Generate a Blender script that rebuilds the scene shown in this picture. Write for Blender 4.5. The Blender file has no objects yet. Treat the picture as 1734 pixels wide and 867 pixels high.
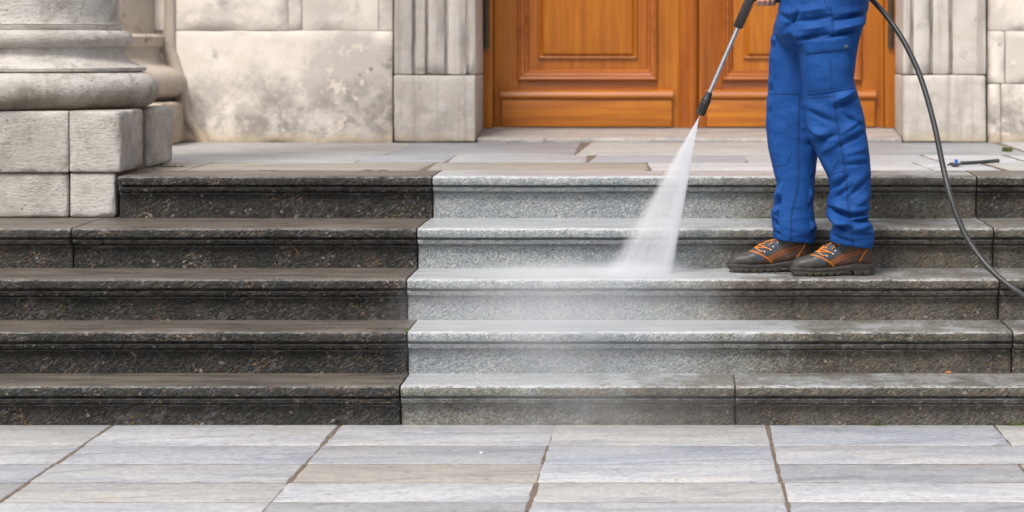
import bpy, bmesh, math, random
from mathutils import Vector, noise
from mathutils.bvhtree import BVHTree
R = math.radians
random.seed(7)
S = bpy.context.scene
COL = S.collection

# ------------------------------------------------------------------ camera
H = 1.2642            # eye height over the lower pavement
F = 4050.0            # focal length in photo pixels (photo is 1734 wide)
VU, VV = 1145.0, 80.0 # where the optical axis meets the photo
cd = bpy.data.cameras.new("camera"); cam = bpy.data.objects.new("camera", cd); COL.objects.link(cam)
cam.location = (0, 0, H); cam.rotation_euler = (R(90), 0, 0)
cd.sensor_width = 36.0; cd.lens = F / 1734 * 36
cd.shift_x = (867 - VU) / 1734; cd.shift_y = (VV - 433.5) / 1734
cd.clip_start = 0.1; cd.clip_end = 1000
cd.dof.use_dof = True; cd.dof.focus_distance = 8.1; cd.dof.aperture_fstop = 4.0
S.camera = cam

# ------------------------------------------------------------------ world, sun, exposure
SUN_EL, SUN_ROT = R(56), R(208)
w = bpy.data.worlds.new("World"); S.world = w; w.use_nodes = True
wn = w.node_tree; bg = wn.nodes["Background"]
sky = wn.nodes.new("ShaderNodeTexSky"); sky.sky_type = 'NISHITA'; sky.sun_disc = False
sky.sun_elevation = SUN_EL; sky.sun_rotation = SUN_ROT; sky.air_density = 1.0; sky.dust_density = 4.0; sky.ozone_density = 1.0
hs = wn.nodes.new("ShaderNodeHueSaturation"); hs.inputs["Saturation"].default_value = 0.4
wn.links.new(sky.outputs[0], hs.inputs["Color"]); wn.links.new(hs.outputs[0], bg.inputs[0])
bg.inputs[1].default_value = 0.12
sl = bpy.data.lights.new("sun", 'SUN'); sl.energy = 2.0; sl.angle = R(16); sl.color = (1.0, 0.955, 0.90)
so = bpy.data.objects.new("sun", sl); COL.objects.link(so)
sd = Vector((math.sin(SUN_ROT) * math.cos(SUN_EL), math.cos(SUN_ROT) * math.cos(SUN_EL), math.sin(SUN_EL)))
so.rotation_euler = sd.to_track_quat('Z', 'Y').to_euler(); so.location = (-4, -6, 12)
S.view_settings.view_transform = 'Standard'; S.view_settings.look = 'None'
S.view_settings.gamma = 1; S.view_settings.exposure = 0.50
S.view_settings.use_curve_mapping = False
S.render.engine = 'CYCLES'
S.cycles.use_denoising = True; S.cycles.max_bounces = 8; S.cycles.volume_bounces = 4; S.cycles.transparent_max_bounces = 16

# ------------------------------------------------------------------ helpers
def P(u, v, D):
    return Vector(((u - VU) * D / F, D, H - (v - VV) * D / F))
def X(u, D): return (u - VU) * D / F
def Z(v, D): return H - (v - VV) * D / F
def sstep(a, b, x):
    t = max(0, min(1, (x - a) / (b - a))); return t * t * (3 - 2 * t)

ORG = {}
def thing(name, label, cat, loc, group=None):
    o = bpy.data.objects.new(name, None); COL.objects.link(o); o.location = loc
    o.empty_display_size = 0.1
    o["label"] = label; o["category"] = cat
    if group: o["group"] = group
    ORG[o.name] = Vector(loc)
    return o
def tag(o, label=None, cat=None, group=None, kind=None):
    if label: o["label"] = label
    if cat: o["category"] = cat
    if group: o["group"] = group
    if kind: o["kind"] = kind
    return o
def mk(name, verts, faces, mats, parent=None, smooth=True, origin=None, fmat=None, angle=None):
    """link one mesh given in world coordinates"""
    og = ORG[parent.name] if parent else Vector(origin or (0, 0, 0))
    me = bpy.data.meshes.new(name)
    me.from_pydata([tuple(Vector(v) - og) for v in verts], [], faces)
    if not isinstance(mats, (list, tuple)): mats = [mats]
    for m in mats: me.materials.append(m)
    me.polygons.foreach_set("use_smooth", [smooth] * len(me.polygons))
    if fmat: me.polygons.foreach_set("material_index", fmat)
    if smooth and angle: me.set_sharp_from_angle(angle=R(angle))
    me.update()
    o = bpy.data.objects.new(name, me); COL.objects.link(o)
    if parent: o.parent = parent
    else: o.location = og
    ORG[o.name] = og
    return o
def join(*geos):
    V, Fs = [], []
    for v, f in geos:
        n = len(V); V += list(v); Fs += [tuple(i + n for i in q) for q in f]
    return V, Fs

def fixn(V, Fs):
    bm = bmesh.new(); vs = [bm.verts.new(v) for v in V]
    for f in Fs:
        try: bm.faces.new([vs[i] for i in f])
        except ValueError: pass
    bmesh.ops.remove_doubles(bm, verts=bm.verts, dist=1e-5)
    bmesh.ops.recalc_face_normals(bm, faces=bm.faces)
    bm.verts.index_update()
    V2 = [v.co.copy() for v in bm.verts]; F2 = [tuple(v.index for v in f.verts) for f in bm.faces]
    bm.free(); return V2, F2

def box(x0, x1, y0, y1, z0, z1, b=0.0):
    if b <= 0:
        V = [(x, y, z) for x in (x0, x1) for y in (y0, y1) for z in (z0, z1)]
        Fs = [(0, 1, 3, 2), (4, 6, 7, 5), (0, 4, 5, 1), (2, 3, 7, 6), (0, 2, 6, 4), (1, 5, 7, 3)]
        return V, Fs
    return rbox(x0, x1, y0, y1, z0, z1, b, 99)

def ticks(a, b, r, res):
    L = b - a; r = min(r, L * 0.45)
    n = max(1, int(round((L - 2 * r) / res)))
    t = [a, a + r * 0.35, a + r] + [a + r + (L - 2 * r) * i / n for i in range(1, n)] + [b - r, b - r * 0.35, b]
    return t
def rbox(x0, x1, y0, y1, z0, z1, r=0.01, res=0.05, amp=0.0, sc=6.0, seed=0.0, chip=0.0):
    """box with rounded edges, its skin roughened by real noise"""
    r = min(r, (x1 - x0) * .45, (y1 - y0) * .45, (z1 - z0) * .45)
    tx, ty, tz = ticks(x0, x1, r, res), ticks(y0, y1, r, res), ticks(z0, z1, r, res)
    V, Fs, idx = [], [], {}
    lo = Vector((x0 + r, y0 + r, z0 + r)); hi = Vector((x1 - r, y1 - r, z1 - r))
    def vid(p):
        k = (round(p[0], 6), round(p[1], 6), round(p[2], 6))
        if k in idx: return idx[k]
        q = Vector(p); c = Vector([max(lo[i], min(hi[i], q[i])) for i in range(3)])
        d = q - c; n = d.normalized() if d.length > 1e-9 else Vector((0, 0, 1))
        q = c + n * r
        if amp:
            s = q + Vector((seed, seed * 1.7, -seed))
            q += n * amp * (noise.noise(s * sc) + 0.5 * noise.noise(s * sc * 2.7) + .3 * noise.noise(s * sc * 7))
            if chip:
                e = sum(1 for i in range(3) if abs(d[i]) > r * .3)
                if e >= 2:
                    k2 = max(0, noise.noise(s * 9) - .15) + max(0, noise.noise(s * 23) - .3)
                    q -= n * chip * k2 * 2.2
        idx[k] = len(V); V.append(q); return idx[k]
    def face(A, B, f, flip):
        for i in range(len(A) - 1):
            for j in range(len(B) - 1):
                q = [vid(f(A[i], B[j])), vid(f(A[i + 1], B[j])), vid(f(A[i + 1], B[j + 1])), vid(f(A[i], B[j + 1]))]
                Fs.append(tuple(reversed(q)) if flip else tuple(q))
    face(tx, tz, lambda a, b: (a, y0, b), False); face(tx, tz, lambda a, b: (a, y1, b), True)
    face(ty, tz, lambda a, b: (x0, a, b), True); face(ty, tz, lambda a, b: (x1, a, b), False)
    face(tx, ty, lambda a, b: (a, b, z0), True); face(tx, ty, lambda a, b: (a, b, z1), False)
    return V, Fs

def tube(pts, rad, seg=10, caps=True, sq=None):
    pts = [Vector(p) for p in pts]; n = len(pts)
    rr = rad if isinstance(rad, (list, tuple)) else [rad] * n
    V, Fs = [], []
    t0 = (pts[1] - pts[0]).normalized()
    up = Vector((0, -1, 0)) if abs(t0.y) < .9 else Vector((1, 0, 0))
    a = (up - t0 * up.dot(t0)).normalized()
    for i in range(n):
        t = (pts[min(i + 1, n - 1)] - pts[max(i - 1, 0)]).normalized()
        a = (a - t * a.dot(t)).normalized(); b = t.cross(a)
        for k in range(seg):
            th = 2 * math.pi * k / seg
            V.append(pts[i] + (a * math.cos(th) + b * math.sin(th)) * rr[i])
    for i in range(n - 1):
        for k in range(seg):
            k2 = (k + 1) % seg
            Fs.append((i * seg + k, i * seg + k2, (i + 1) * seg + k2, (i + 1) * seg + k))
    if caps:
        Fs.append(tuple(reversed(range(seg)))); Fs.append(tuple((n - 1) * seg + k for k in range(seg)))
    return V, Fs
def spline(pts, n=8):
    pts = [Vector(p) for p in pts]; out = []
    for i in range(len(pts) - 1):
        p0, p1, p2, p3 = pts[max(i - 1, 0)], pts[i], pts[i + 1], pts[min(i + 2, len(pts) - 1)]
        for k in range(n):
            t = k / n
            out.append(.5 * ((2 * p1) + (p2 - p0) * t + (2 * p0 - 5 * p1 + 4 * p2 - p3) * t * t + (3 * p1 - p0 - 3 * p2 + p3) * t ** 3))
    out.append(pts[-1]); return out
def lathe(prof, c, seg=64, a0=0, a1=2 * math.pi, amp=0, sc=5):
    full = abs(a1 - a0 - 2 * math.pi) < 1e-6; m = seg if full else seg + 1
    V, Fs = [], []
    for (r, z) in prof:
        for k in range(m):
            th = a0 + (a1 - a0) * k / seg
            q = Vector((c[0] + r * math.cos(th), c[1] + r * math.sin(th), z))
            if amp:
                q += Vector((math.cos(th), math.sin(th), 0)) * amp * (noise.noise(q * sc) + .5 * noise.noise(q * sc * 3) + .35 * noise.noise(q * sc * 9))
            V.append(q)
    for i in range(len(prof) - 1):
        for k in range(seg):
            k2 = (k + 1) % m
            Fs.append((i * m + k, i * m + k2, (i + 1) * m + k2, (i + 1) * m + k))
    return V, Fs
def frame_sweep(x0, x1, z0, z1, prof, close=False):
    """mitred moulding round a rectangle in the door plane; prof = (inset, y)"""
    V, Fs = [], []
    for (i, y) in prof:
        V += [(x0 + i, y, z0 + i), (x1 - i, y, z0 + i), (x1 - i, y, z1 - i), (x0 + i, y, z1 - i)]
    for k in range(len(prof) - 1):
        for j in range(4):
            j2 = (j + 1) % 4
            Fs.append((k * 4 + j, k * 4 + j2, k * 4 + 4 + j2, k * 4 + 4 + j))
    if close: n = len(prof) - 1; Fs.append((n * 4, n * 4 + 1, n * 4 + 2, n * 4 + 3))
    return V, Fs
def capsule(a, b, ra, rb, seg=14):
    a, b = Vector(a), Vector(b); t = (b - a).normalized() if (b - a).length > 1e-6 else Vector((0, 0, 1))
    pts, rr = [], []
    for k in range(5):
        th = math.pi / 2 * (k + .25) / 5; pts.append(a - t * ra * math.cos(th)); rr.append(ra * math.sin(th))
    pts += [a + t * 1e-4, b - t * 1e-4]; rr += [ra, rb]
    for k in range(4, -1, -1):
        th = math.pi / 2 * (k + .25) / 5; pts.append(b + t * rb * math.cos(th)); rr.append(rb * math.sin(th))
    return tube(pts, rr, seg)
def remesh(geo, voxel, smooth_it=4, factor=.5):
    me = bpy.data.meshes.new("tmp"); me.from_pydata([tuple(v) for v in geo[0]], [], geo[1])
    o = bpy.data.objects.new("tmp", me); COL.objects.link(o)
    m = o.modifiers.new("r", 'REMESH'); m.mode = 'VOXEL'; m.voxel_size = voxel
    if smooth_it:
        s = o.modifiers.new("s", 'SMOOTH'); s.iterations = smooth_it; s.factor = factor
    dg = bpy.context.evaluated_depsgraph_get(); ev = o.evaluated_get(dg); m2 = ev.to_mesh()
    V = [v.co.copy() for v in m2.vertices]; N = [v.normal.copy() for v in m2.vertices]
    Fs = [tuple(p.vertices) for p in m2.polygons]
    ev.to_mesh_clear(); bpy.data.objects.remove(o); bpy.data.meshes.remove(me)
    return V, Fs, N
EYE = Vector((0, 0, H))
def hit(bvh, u, v, off=0.0):
    d = (P(u, v, 10) - EYE).normalized()
    loc, n, i, dist = bvh.ray_cast(EYE, d)
    if loc is None: return None
    if n.dot(d) > 0: n = -n
    return loc + n * off
def on_surface(bvh, pts, off, step=3.0):
    out = []
    for (a, b) in zip(pts[:-1], pts[1:]):
        n = max(1, int(math.hypot(b[0] - a[0], b[1] - a[1]) / step))
        for k in range(n):
            q = hit(bvh, a[0] + (b[0] - a[0]) * k / n, a[1] + (b[1] - a[1]) * k / n, off)
            if q: out.append(q)
    q = hit(bvh, pts[-1][0], pts[-1][1], off)
    if q: out.append(q)
    return out

# ------------------------------------------------------------------ materials
class M:
    def __init__(s, name):
        s.m = bpy.data.materials.new(name); s.m.use_nodes = True; s.t = s.m.node_tree
        s.b = s.t.nodes["Principled BSDF"]; s.out = s.t.nodes["Material Output"]
        s._co = None
    def n(s, typ, **kw):
        q = s.t.nodes.new(typ)
        for k, v in kw.items(): setattr(q, k, v)
        return q
    def l(s, a, b): s.t.links.new(a, b)
    def put(s, sock, v):
        if hasattr(v, "is_output") or isinstance(v, bpy.types.NodeSocket): s.l(v, sock)
        elif isinstance(v, (tuple, list)) and sock.type == 'RGBA' and len(v) == 3: sock.default_value = (*v, 1)
        else: sock.default_value = v
    def co(s, rnd=True):
        if s._co: return s._co
        tc = s.n("ShaderNodeTexCoord").outputs["Object"]
        if rnd:
            oi = s.n("ShaderNodeObjectInfo"); c = s.n("ShaderNodeVectorMath", operation='SCALE'); cx = s.n("ShaderNodeCombineXYZ")
            for i in range(3): s.l(oi.outputs["Random"], cx.inputs[i])
            s.l(cx.outputs[0], c.inputs[0]); c.inputs["Scale"].default_value = 37.0
            ad = s.n("ShaderNodeVectorMath", operation='ADD'); s.l(tc, ad.inputs[0]); s.l(c.outputs[0], ad.inputs[1]); tc = ad.outputs[0]
        s._co = tc; return tc
    def scaled(s, v):
        q = s.n("ShaderNodeVectorMath", operation='MULTIPLY'); s.l(s.co(), q.inputs[0]); q.inputs[1].default_value = v; return q.outputs[0]
    def noise(s, scale, detail=4, rough=.55, vec=None, dist=0):
        q = s.n("ShaderNodeTexNoise"); s.l(vec or s.co(), q.inputs["Vector"])
        q.inputs["Scale"].default_value = scale; q.inputs["Detail"].default_value = detail; q.inputs["Roughness"].default_value = rough
        q.inputs["Distortion"].default_value = dist
        return q.outputs["Fac"]
    def vor(s, scale, feat='F1', out="Distance", vec=None, rnd=1.0):
        q = s.n("ShaderNodeTexVoronoi", feature=feat); s.l(vec or s.co(), q.inputs["Vector"]); q.inputs["Scale"].default_value = scale
        q.inputs["Randomness"].default_value = rnd
        return q.outputs[out]
    def red(s, c):
        q = s.n("ShaderNodeSeparateColor"); s.l(c, q.inputs[0]); return q.outputs[0]
    def ramp(s, fac, stops):
        q = s.n("ShaderNodeValToRGB"); e = q.color_ramp.elements
        while len(e) < len(stops): e.new(.5)
        for el, (p, c) in zip(e, stops):
            el.position = p; el.color = (c, c, c, 1) if isinstance(c, (int, float)) else (*c, 1)
        s.put(q.inputs[0], fac); return q.outputs[0]
    def mix(s, f, a, b, mode='MIX'):
        q = s.n("ShaderNodeMix", data_type='RGBA', blend_type=mode)
        s.put(q.inputs[0], f); s.put(q.inputs[6], a); s.put(q.inputs[7], b); return q.outputs[2]
    def math(s, op, a, b=0.0, clamp=False):
        q = s.n("ShaderNodeMath", operation=op); q.use_clamp = clamp; s.put(q.inputs[0], a); s.put(q.inputs[1], b); return q.outputs[0]
    def map(s, v, a, b, c=0.0, d=1.0, smooth=True):
        q = s.n("ShaderNodeMapRange"); q.interpolation_type = 'SMOOTHSTEP' if smooth else 'LINEAR'
        s.put(q.inputs[0], v); s.put(q.inputs[1], a); s.put(q.inputs[2], b); s.put(q.inputs[3], c); s.put(q.inputs[4], d); return q.outputs[0]
    def attr(s, name):
        q = s.n("ShaderNodeAttribute", attribute_type='OBJECT', attribute_name=name); return q.outputs["Fac"]
    def pos(s):
        q = s.n("ShaderNodeNewGeometry"); x = s.n("ShaderNodeSeparateXYZ"); s.l(q.outputs["Position"], x.inputs[0])
        nz = s.n("ShaderNodeSeparateXYZ"); s.l(q.outputs["True Normal"], nz.inputs[0])
        return x.outputs, nz.outputs
    def bump(s, h, strength=.5, dist=.01, prev=None):
        q = s.n("ShaderNodeBump"); s.put(q.inputs["Height"], h); q.inputs["Strength"].default_value = strength; q.inputs["Distance"].default_value = dist
        if prev: s.l(prev, q.inputs["Normal"])
        return q.outputs[0]
    def done(s, color=None, rough=None, normal=None, metal=None, **kw):
        if color is not None: s.put(s.b.inputs["Base Color"], color)
        if rough is not None: s.put(s.b.inputs["Roughness"], rough)
        if normal is not None: s.l(normal, s.b.inputs["Normal"])
        if metal is not None: s.b.inputs["Metallic"].default_value = metal
        for k, v in kw.items(): s.put(s.b.inputs[k.replace("_", " ")], v)
        return s.m

def m_granite():
    g = M("granite")
    def diag(rot, sc):
        q = g.n("ShaderNodeMapping", vector_type='TEXTURE'); g.l(g.co(), q.inputs[0]); q.inputs["Rotation"].default_value = (0, R(-rot), 0); q.inputs["Scale"].default_value = tuple(1 / v for v in sc); return q.outputs[0]
    cell = g.red(g.vor(1, out="Color", vec=diag(35, (190, 270, 330)))); cell2 = g.red(g.vor(420, out="Color"))
    base = g.ramp(cell, [(0, (.10, .12, .13)), (.22, (.195, .222, .235)), (.6, (.285, .308, .32)), (.86, (.38, .392, .385)), (1, (.54, .51, .45))])
    fine = g.ramp(cell2, [(0, .6), (.4, .95), (1, 1.2)])
    base = g.mix(.7, base, fine, 'MULTIPLY')
    base = g.mix(g.map(g.noise(5, 5), .4, .7), base, g.mix(1, base, (.86, .88, .93), 'MULTIPLY'))
    px, nz = g.pos()
    x = px[0]
    top = g.map(nz[2], .55, .85)
    gr = g.math('ADD', g.attr("grime"), g.math('MULTIPLY', g.map(x, g.attr("grime_from"), g.attr("grime_to")), g.attr("grime_gain")))
    gr = g.math('ADD', gr, g.math('MULTIPLY', g.math('SUBTRACT', g.noise(6, 9, .68), .5), .75))
    gr = g.math('ADD', gr, g.math('MULTIPLY', g.math('SUBTRACT', g.noise(70, 3, .6), .5), .5))
    gr = g.math('ADD', gr, g.math('MULTIPLY', g.math('SUBTRACT', g.noise(1, 5, .6, g.scaled((8, 3, 1.3))), .5), .5))
    # paler tread tops: foot wear, plus skylight and sheen put into the colour
    gr = g.math('SUBTRACT', gr, g.math('MULTIPLY', top, .34), True)
    tint = g.ramp(gr, [(0, (1, 1, 1)), (.22, (.80, .76, .69)), (.5, (.40, .325, .24)), (.78, (.158, .122, .084)), (1, (.056, .044, .030))])
    col = g.mix(1, base, tint, 'MULTIPLY')
    # slate-blue flecks: mineral grains, plus wet sky glints painted into the colour
    fl = g.math('MULTIPLY', g.map(g.red(g.vor(1, out="Color", vec=diag(38, (60, 150, 210)))), .70, .95), g.map(g.noise(8, 5), .38, .66))
    col = g.mix(g.math('MULTIPLY', g.math('MULTIPLY', fl, g.map(gr, .55, .85)), .5), col, (.15, .165, .19))
    # rusty and ochre grains where the stone was never cleaned
    spot = g.math('MULTIPLY', g.math('MULTIPLY', g.map(g.red(g.vor(210, out="Color")), .84, .92), g.map(g.noise(8, 5, .65), .48, .66)), g.map(gr, .3, .7))
    col = g.mix(g.math('MULTIPLY', spot, .85), col, (.27, .15, .055))
    pale = g.math('MULTIPLY', g.map(g.red(g.vor(115, out="Color")), .94, .98), g.map(g.noise(14, 3), .5, .62))
    col = g.mix(g.math('MULTIPLY', pale, .45), col, (.5, .44, .36))
    streak = g.noise(1, 8, .72, g.scaled((3.2, 22, 30)))
    worn_sheen = g.mix(g.map(streak, .3, .7), (.055, .046, .038), (.235, .20, .168))
    col = g.mix(g.math('MULTIPLY', g.math('MULTIPLY', top, .8), g.map(gr, .12, .5)), col, worn_sheen)
    worn_sheen = g.mix(1, worn_sheen, g.ramp(g.noise(1, 4, .7, g.scaled((14, 40, 40))), [(.32, .6), (.5, 1.0), (.68, 1.5)]), 'MULTIPLY')
    worn_sheen = g.mix(1, worn_sheen, g.ramp(g.noise(1, 6, .65, g.scaled((2.6, 9, 9))), [(.34, (.62, .60, .58)), (.5, 1.0), (.66, (1.38, 1.36, 1.34))]), 'MULTIPLY')  # uneven patches of wet sheen painted over the worn tone
    washed = g.mix(g.map(streak, .3, .7), (.36, .38, .40), (.60, .61, .62))
    col = g.mix(g.math('MULTIPLY', g.math('MULTIPLY', top, .7), g.map(gr, .3, .05)), col, washed)
    arris = g.math('MULTIPLY', g.map(nz[2], .12, .4), g.map(nz[2], .97, .7))  # worn edge, with its wet highlight painted in as pale colour
    col = g.mix(g.math('MULTIPLY', g.math('MULTIPLY', arris, g.map(g.noise(30, 5, .7), .3, .62)), g.map(gr, 1.0, .2, .28, .7)), col, (.60, .60, .60))
    h1 = g.noise(1, 4, .6, diag(36, (42, 90, 120)), .9); h2 = g.noise(26, 3)
    nrm = g.bump(h2, .3, .01); nrm = g.bump(g.math('MULTIPLY', h1, g.map(gr, .25, .85, .38, 1.0)), 1.0, .013, nrm); nrm = g.bump(g.noise(190, 3), .4, .003, nrm)
    ro = g.ramp(gr, [(0, .45), (.4, .6), (.8, .32), (1, .27)])
    ro = g.math('SUBTRACT', ro, g.math('MULTIPLY', top, g.map(gr, .6, .1, .06, .20)))
    return g.done(col, ro, nrm)

def m_slab(name="slate_slab", sat=1.0):
    g = M(name)
    oi = g.n("ShaderNodeObjectInfo"); base = oi.outputs["Color"]
    vein = g.noise(1, 9, .68, g.scaled((1.5, 5.5, 5.5)), 1.0)
    col = g.mix(g.map(vein, .42, .66), base, g.mix(1, base, (.72, .745, .80), 'MULTIPLY'))
    dq = g.n("ShaderNodeMapping", vector_type='TEXTURE'); g.l(g.co(), dq.inputs[0]); dq.inputs["Rotation"].default_value = (0, 0, R(13)); dq.inputs["Scale"].default_value = (.8, .15, .15)
    deep = g.noise(1, 9, .7, dq.outputs[0], 1.1)
    col = g.mix(g.math('MULTIPLY', g.map(deep, .51, .63), .75), col, g.mix(1, base, (.60, .625, .68), 'MULTIPLY'))
    rust = g.noise(1, 8, .68, g.scaled((1.8, 4.5, 4.5)), .6)
    col = g.mix(g.math('MULTIPLY', g.map(rust, .54, .70), .5), col, g.mix(1, base, (.93, .83, .68), 'MULTIPLY'))
    fine = g.noise(1, 6, .75, g.scaled((48, 70, 70)))
    col = g.mix(g.map(fine, .32, .68), g.mix(1, col, (.74, .74, .75), 'MULTIPLY'), g.mix(1, col, (1.16, 1.16, 1.15), 'MULTIPLY'))
    px = g.map(g.red(g.vor(60, out="Color")), .985, .99)
    col = g.mix(g.math('MULTIPLY', px, .4), col, (.12, .11, .10))
    nrm = g.bump(g.noise(1, 5, .6, g.scaled((6, 40, 40)), .8), .3, .006); nrm = g.bump(fine, .35, .002, nrm)
    return g.done(col, g.map(vein, .3, .7, .42, .62), nrm)

def m_mortar():
    g = M("sandy_mortar")
    n = g.noise(30, 6, .7)
    col = g.mix(g.map(n, .3, .7), (.095, .070, .053), (.21, .16, .12))
    return g.done(col, .95, g.bump(g.noise(120, 5, .7), .8, .004))

def m_limestone(name, cream, stain, dark, film=.5, damp=.7, ochre=.3, bumps=.5, sc=1.0, lines=0.0):
    """old limestone: grey film in drifts, flaked patches, soot smudges, rising damp near the floor, ochre runs"""
    g = M(name)
    px, nz = g.pos()
    hgt = g.math('SUBTRACT', px[2], .76)
    a = g.noise(1.5 * sc, 11, .68, None, .25); b = g.noise(6 * sc, 9, .74, None, .2); c = g.noise(42, 5, .7); e = g.noise(2.6 * sc, 8, .7, None, .4)
    col = g.mix(g.map(g.noise(9 * sc, 6, .65), .35, .7), cream, g.mix(1, cream, (.90, .87, .84), 'MULTIPLY'))
    col = g.mix(g.math('MULTIPLY', g.map(a, .465, .575), film), col, stain)
    low = g.math('MULTIPLY', g.map(g.math('ADD', hgt, g.math('MULTIPLY', g.math('SUBTRACT', e, .5), .9)), .42, .12), g.map(b, .36, .60))
    col = g.mix(g.math('MULTIPLY', low, damp), col, dark)
    smut = g.math('MULTIPLY', g.map(e, .55, .68), g.map(b, .44, .58))
    col = g.mix(g.math('MULTIPLY', smut, .8), col, g.mix(1, dark, (.92, .92, .94), 'MULTIPLY'))
    flake = g.map(g.noise(11 * sc, 7, .7, None, .2), .58, .62)
    col = g.mix(g.math('MULTIPLY', g.math('MULTIPLY', flake, g.map(a, .45, .58)), .7), col, g.mix(1, cream, (1.05, 1.0, .95), 'MULTIPLY'))
    foot = g.map(g.math('ADD', hgt, g.math('MULTIPLY', g.math('SUBTRACT', g.noise(5, 5), .5), .10)), .075, .01)
    col = g.mix(g.math('MULTIPLY', foot, .6), col, (.60, .48, .33))
    col = g.mix(g.math('MULTIPLY', g.map(g.noise(2.2, 6, .6), .58, .74), ochre), col, (.50, .36, .22))
    if lines:
        ver = g.noise(1, 6, .65, g.scaled((16, 16, .8)))
        col = g.mix(g.math('MULTIPLY', g.map(ver, .48, .66), lines), col, dark)
    col = g.mix(g.math('MULTIPLY', g.map(g.noise(90, 4, .75), .56, .72), .3), col, g.mix(1, col, (.45, .41, .36), 'MULTIPLY'))
    hole = g.math('MULTIPLY', g.math('MULTIPLY', g.map(g.red(g.vor(16, out="Color")), .90, .94), g.map(g.vor(16, vec=None), .28, .12)), g.map(g.noise(3, 3), .5, .58))
    col = g.mix(g.math('MULTIPLY', hole, .7), col, (.12, .10, .08))
    nrm = g.bump(b, .35 * bumps, .012); nrm = g.bump(c, bumps, .006, nrm); nrm = g.bump(g.noise(140, 4, .7), bumps * .8, .0025, nrm)
    return g.done(col, .9, nrm)

def m_tooled(name, light, grey, brown):
    """column stone: tooled in fine level strokes, with drifts of soot and black lichen specks"""
    g = M(name)
    a = g.noise(2.6, 10, .68, None, .5); b = g.noise(8, 9, .72)
    col = g.mix(g.map(a, .42, .62), light, grey)
    col = g.mix(g.math('MULTIPLY', g.map(b, .47, .66), .7), col, brown)
    sc = g.noise(1, 6, .7, g.scaled((22, 22, 105)))
    col = g.mix(g.math('MULTIPLY', g.map(sc, .52, .68), .5), col, g.mix(1, col, (.52, .49, .43), 'MULTIPLY'))
    sp = g.map(g.noise(95, 5, .8), .54, .68)
    col = g.mix(g.math('MULTIPLY', sp, .65), col, g.mix(1, col, (.42, .39, .33), 'MULTIPLY'))
    big = g.math('MULTIPLY', g.map(g.noise(40, 5, .75), .58, .66), g.map(g.noise(3.2, 5, .65), .46, .60))
    col = g.mix(g.math('MULTIPLY', big, .8), col, (.085, .07, .048))
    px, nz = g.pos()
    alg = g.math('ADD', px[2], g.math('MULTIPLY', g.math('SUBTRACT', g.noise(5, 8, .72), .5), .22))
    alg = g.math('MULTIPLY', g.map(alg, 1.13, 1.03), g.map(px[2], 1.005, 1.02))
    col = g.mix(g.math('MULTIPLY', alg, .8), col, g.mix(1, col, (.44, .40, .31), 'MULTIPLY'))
    nrm = g.bump(sc, .8, .006); nrm = g.bump(g.noise(120, 4, .7), .8, .004, nrm); nrm = g.bump(b, .5, .014, nrm)
    return g.done(col, .88, nrm)

def m_wood(name, axis):
    g = M(name)
    sv = {'z': (26, 26, 1.3), 'x': (1.3, 26, 26)}[axis]
    gr = g.noise(1, 7, .6, g.scaled(sv), .5); f = g.noise(1, 4, .6, g.scaled(tuple(v * 6 for v in sv)))
    big = g.noise(2.2, 3)
    col = g.ramp(gr, [(.22, (.255, .062, .003)), (.5, (.39, .113, .005)), (.78, (.52, .176, .011))])
    col = g.mix(g.map(f, .42, .7), col, g.mix(1, col, (.88, .83, .76), 'MULTIPLY'))
    col = g.mix(g.map(big, .35, .7), col, g.mix(1, col, (1.16, 1.22, 1.3), 'MULTIPLY'))
    oi = g.n("ShaderNodeObjectInfo"); col = g.mix(g.map(oi.outputs['Random'], 0, 1), g.mix(1, col, (.78, .68, .6), 'MULTIPLY'), g.mix(1, col, (1.06, 1.12, 1.2), 'MULTIPLY'))
    return g.done(col, .38, g.bump(f, .12, .002), Coat_Weight=.08, Coat_Roughness=.3)

def m_cloth():
    g = M("work_trouser_cloth")
    a = g.noise(9, 5, .6); wv = g.noise(900, 2)
    col = g.mix(g.map(a, .35, .68), (.0045, .052, .215), (.008, .070, .270))
    nrm = g.bump(g.noise(1, 5, .6, g.scaled((26, 26, 34)), .8), .22, .006); 
    def rid(rot, sc):
        q = g.n("ShaderNodeMapping", vector_type='TEXTURE'); g.l(g.co(), q.inputs[0]); q.inputs["Rotation"].default_value = (0, R(rot), 0); q.inputs["Scale"].default_value = tuple(1 / v for v in sc)
        return g.math('ABSOLUTE', g.math('SUBTRACT', g.noise(1, 2, .5, q.outputs[0], .5), .5))
    r1 = g.math('MULTIPLY', g.math('MINIMUM', rid(24, (5, 8, 17)), .14), 3.0); r2 = g.math('MULTIPLY', g.math('MINIMUM', rid(-28, (6, 8, 20)), .12), 3.0)
    mk_ = g.map(g.noise(4.5, 2), .46, .64); mk2 = g.map(g.noise(5.5, 3, .5, g.scaled((1.1, 1, .9))), .52, .66)
    nrm = g.bump(g.math('MULTIPLY', r1, mk_), .22, .018, nrm); nrm = g.bump(g.math('MULTIPLY', r2, mk2), .16, .014, nrm)
    nrm = g.bump(wv, .15, .001, nrm)
    return g.done(col, .72, nrm, Specular_IOR_Level=.25)

def m_plain(name, col, rough, metal=0, var=.25, scale=40, bump=.2, **kw):
    g = M(name)
    n = g.noise(scale, 5, .65)
    c = g.mix(g.map(n, .3, .7), tuple(v * (1 - var) for v in col), tuple(min(1, v * (1 + var)) for v in col))
    return g.done(c, g.map(n, .3, .7, rough * .88, min(1, rough * 1.12)), g.bump(n, bump, .002), metal, **kw)

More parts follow.
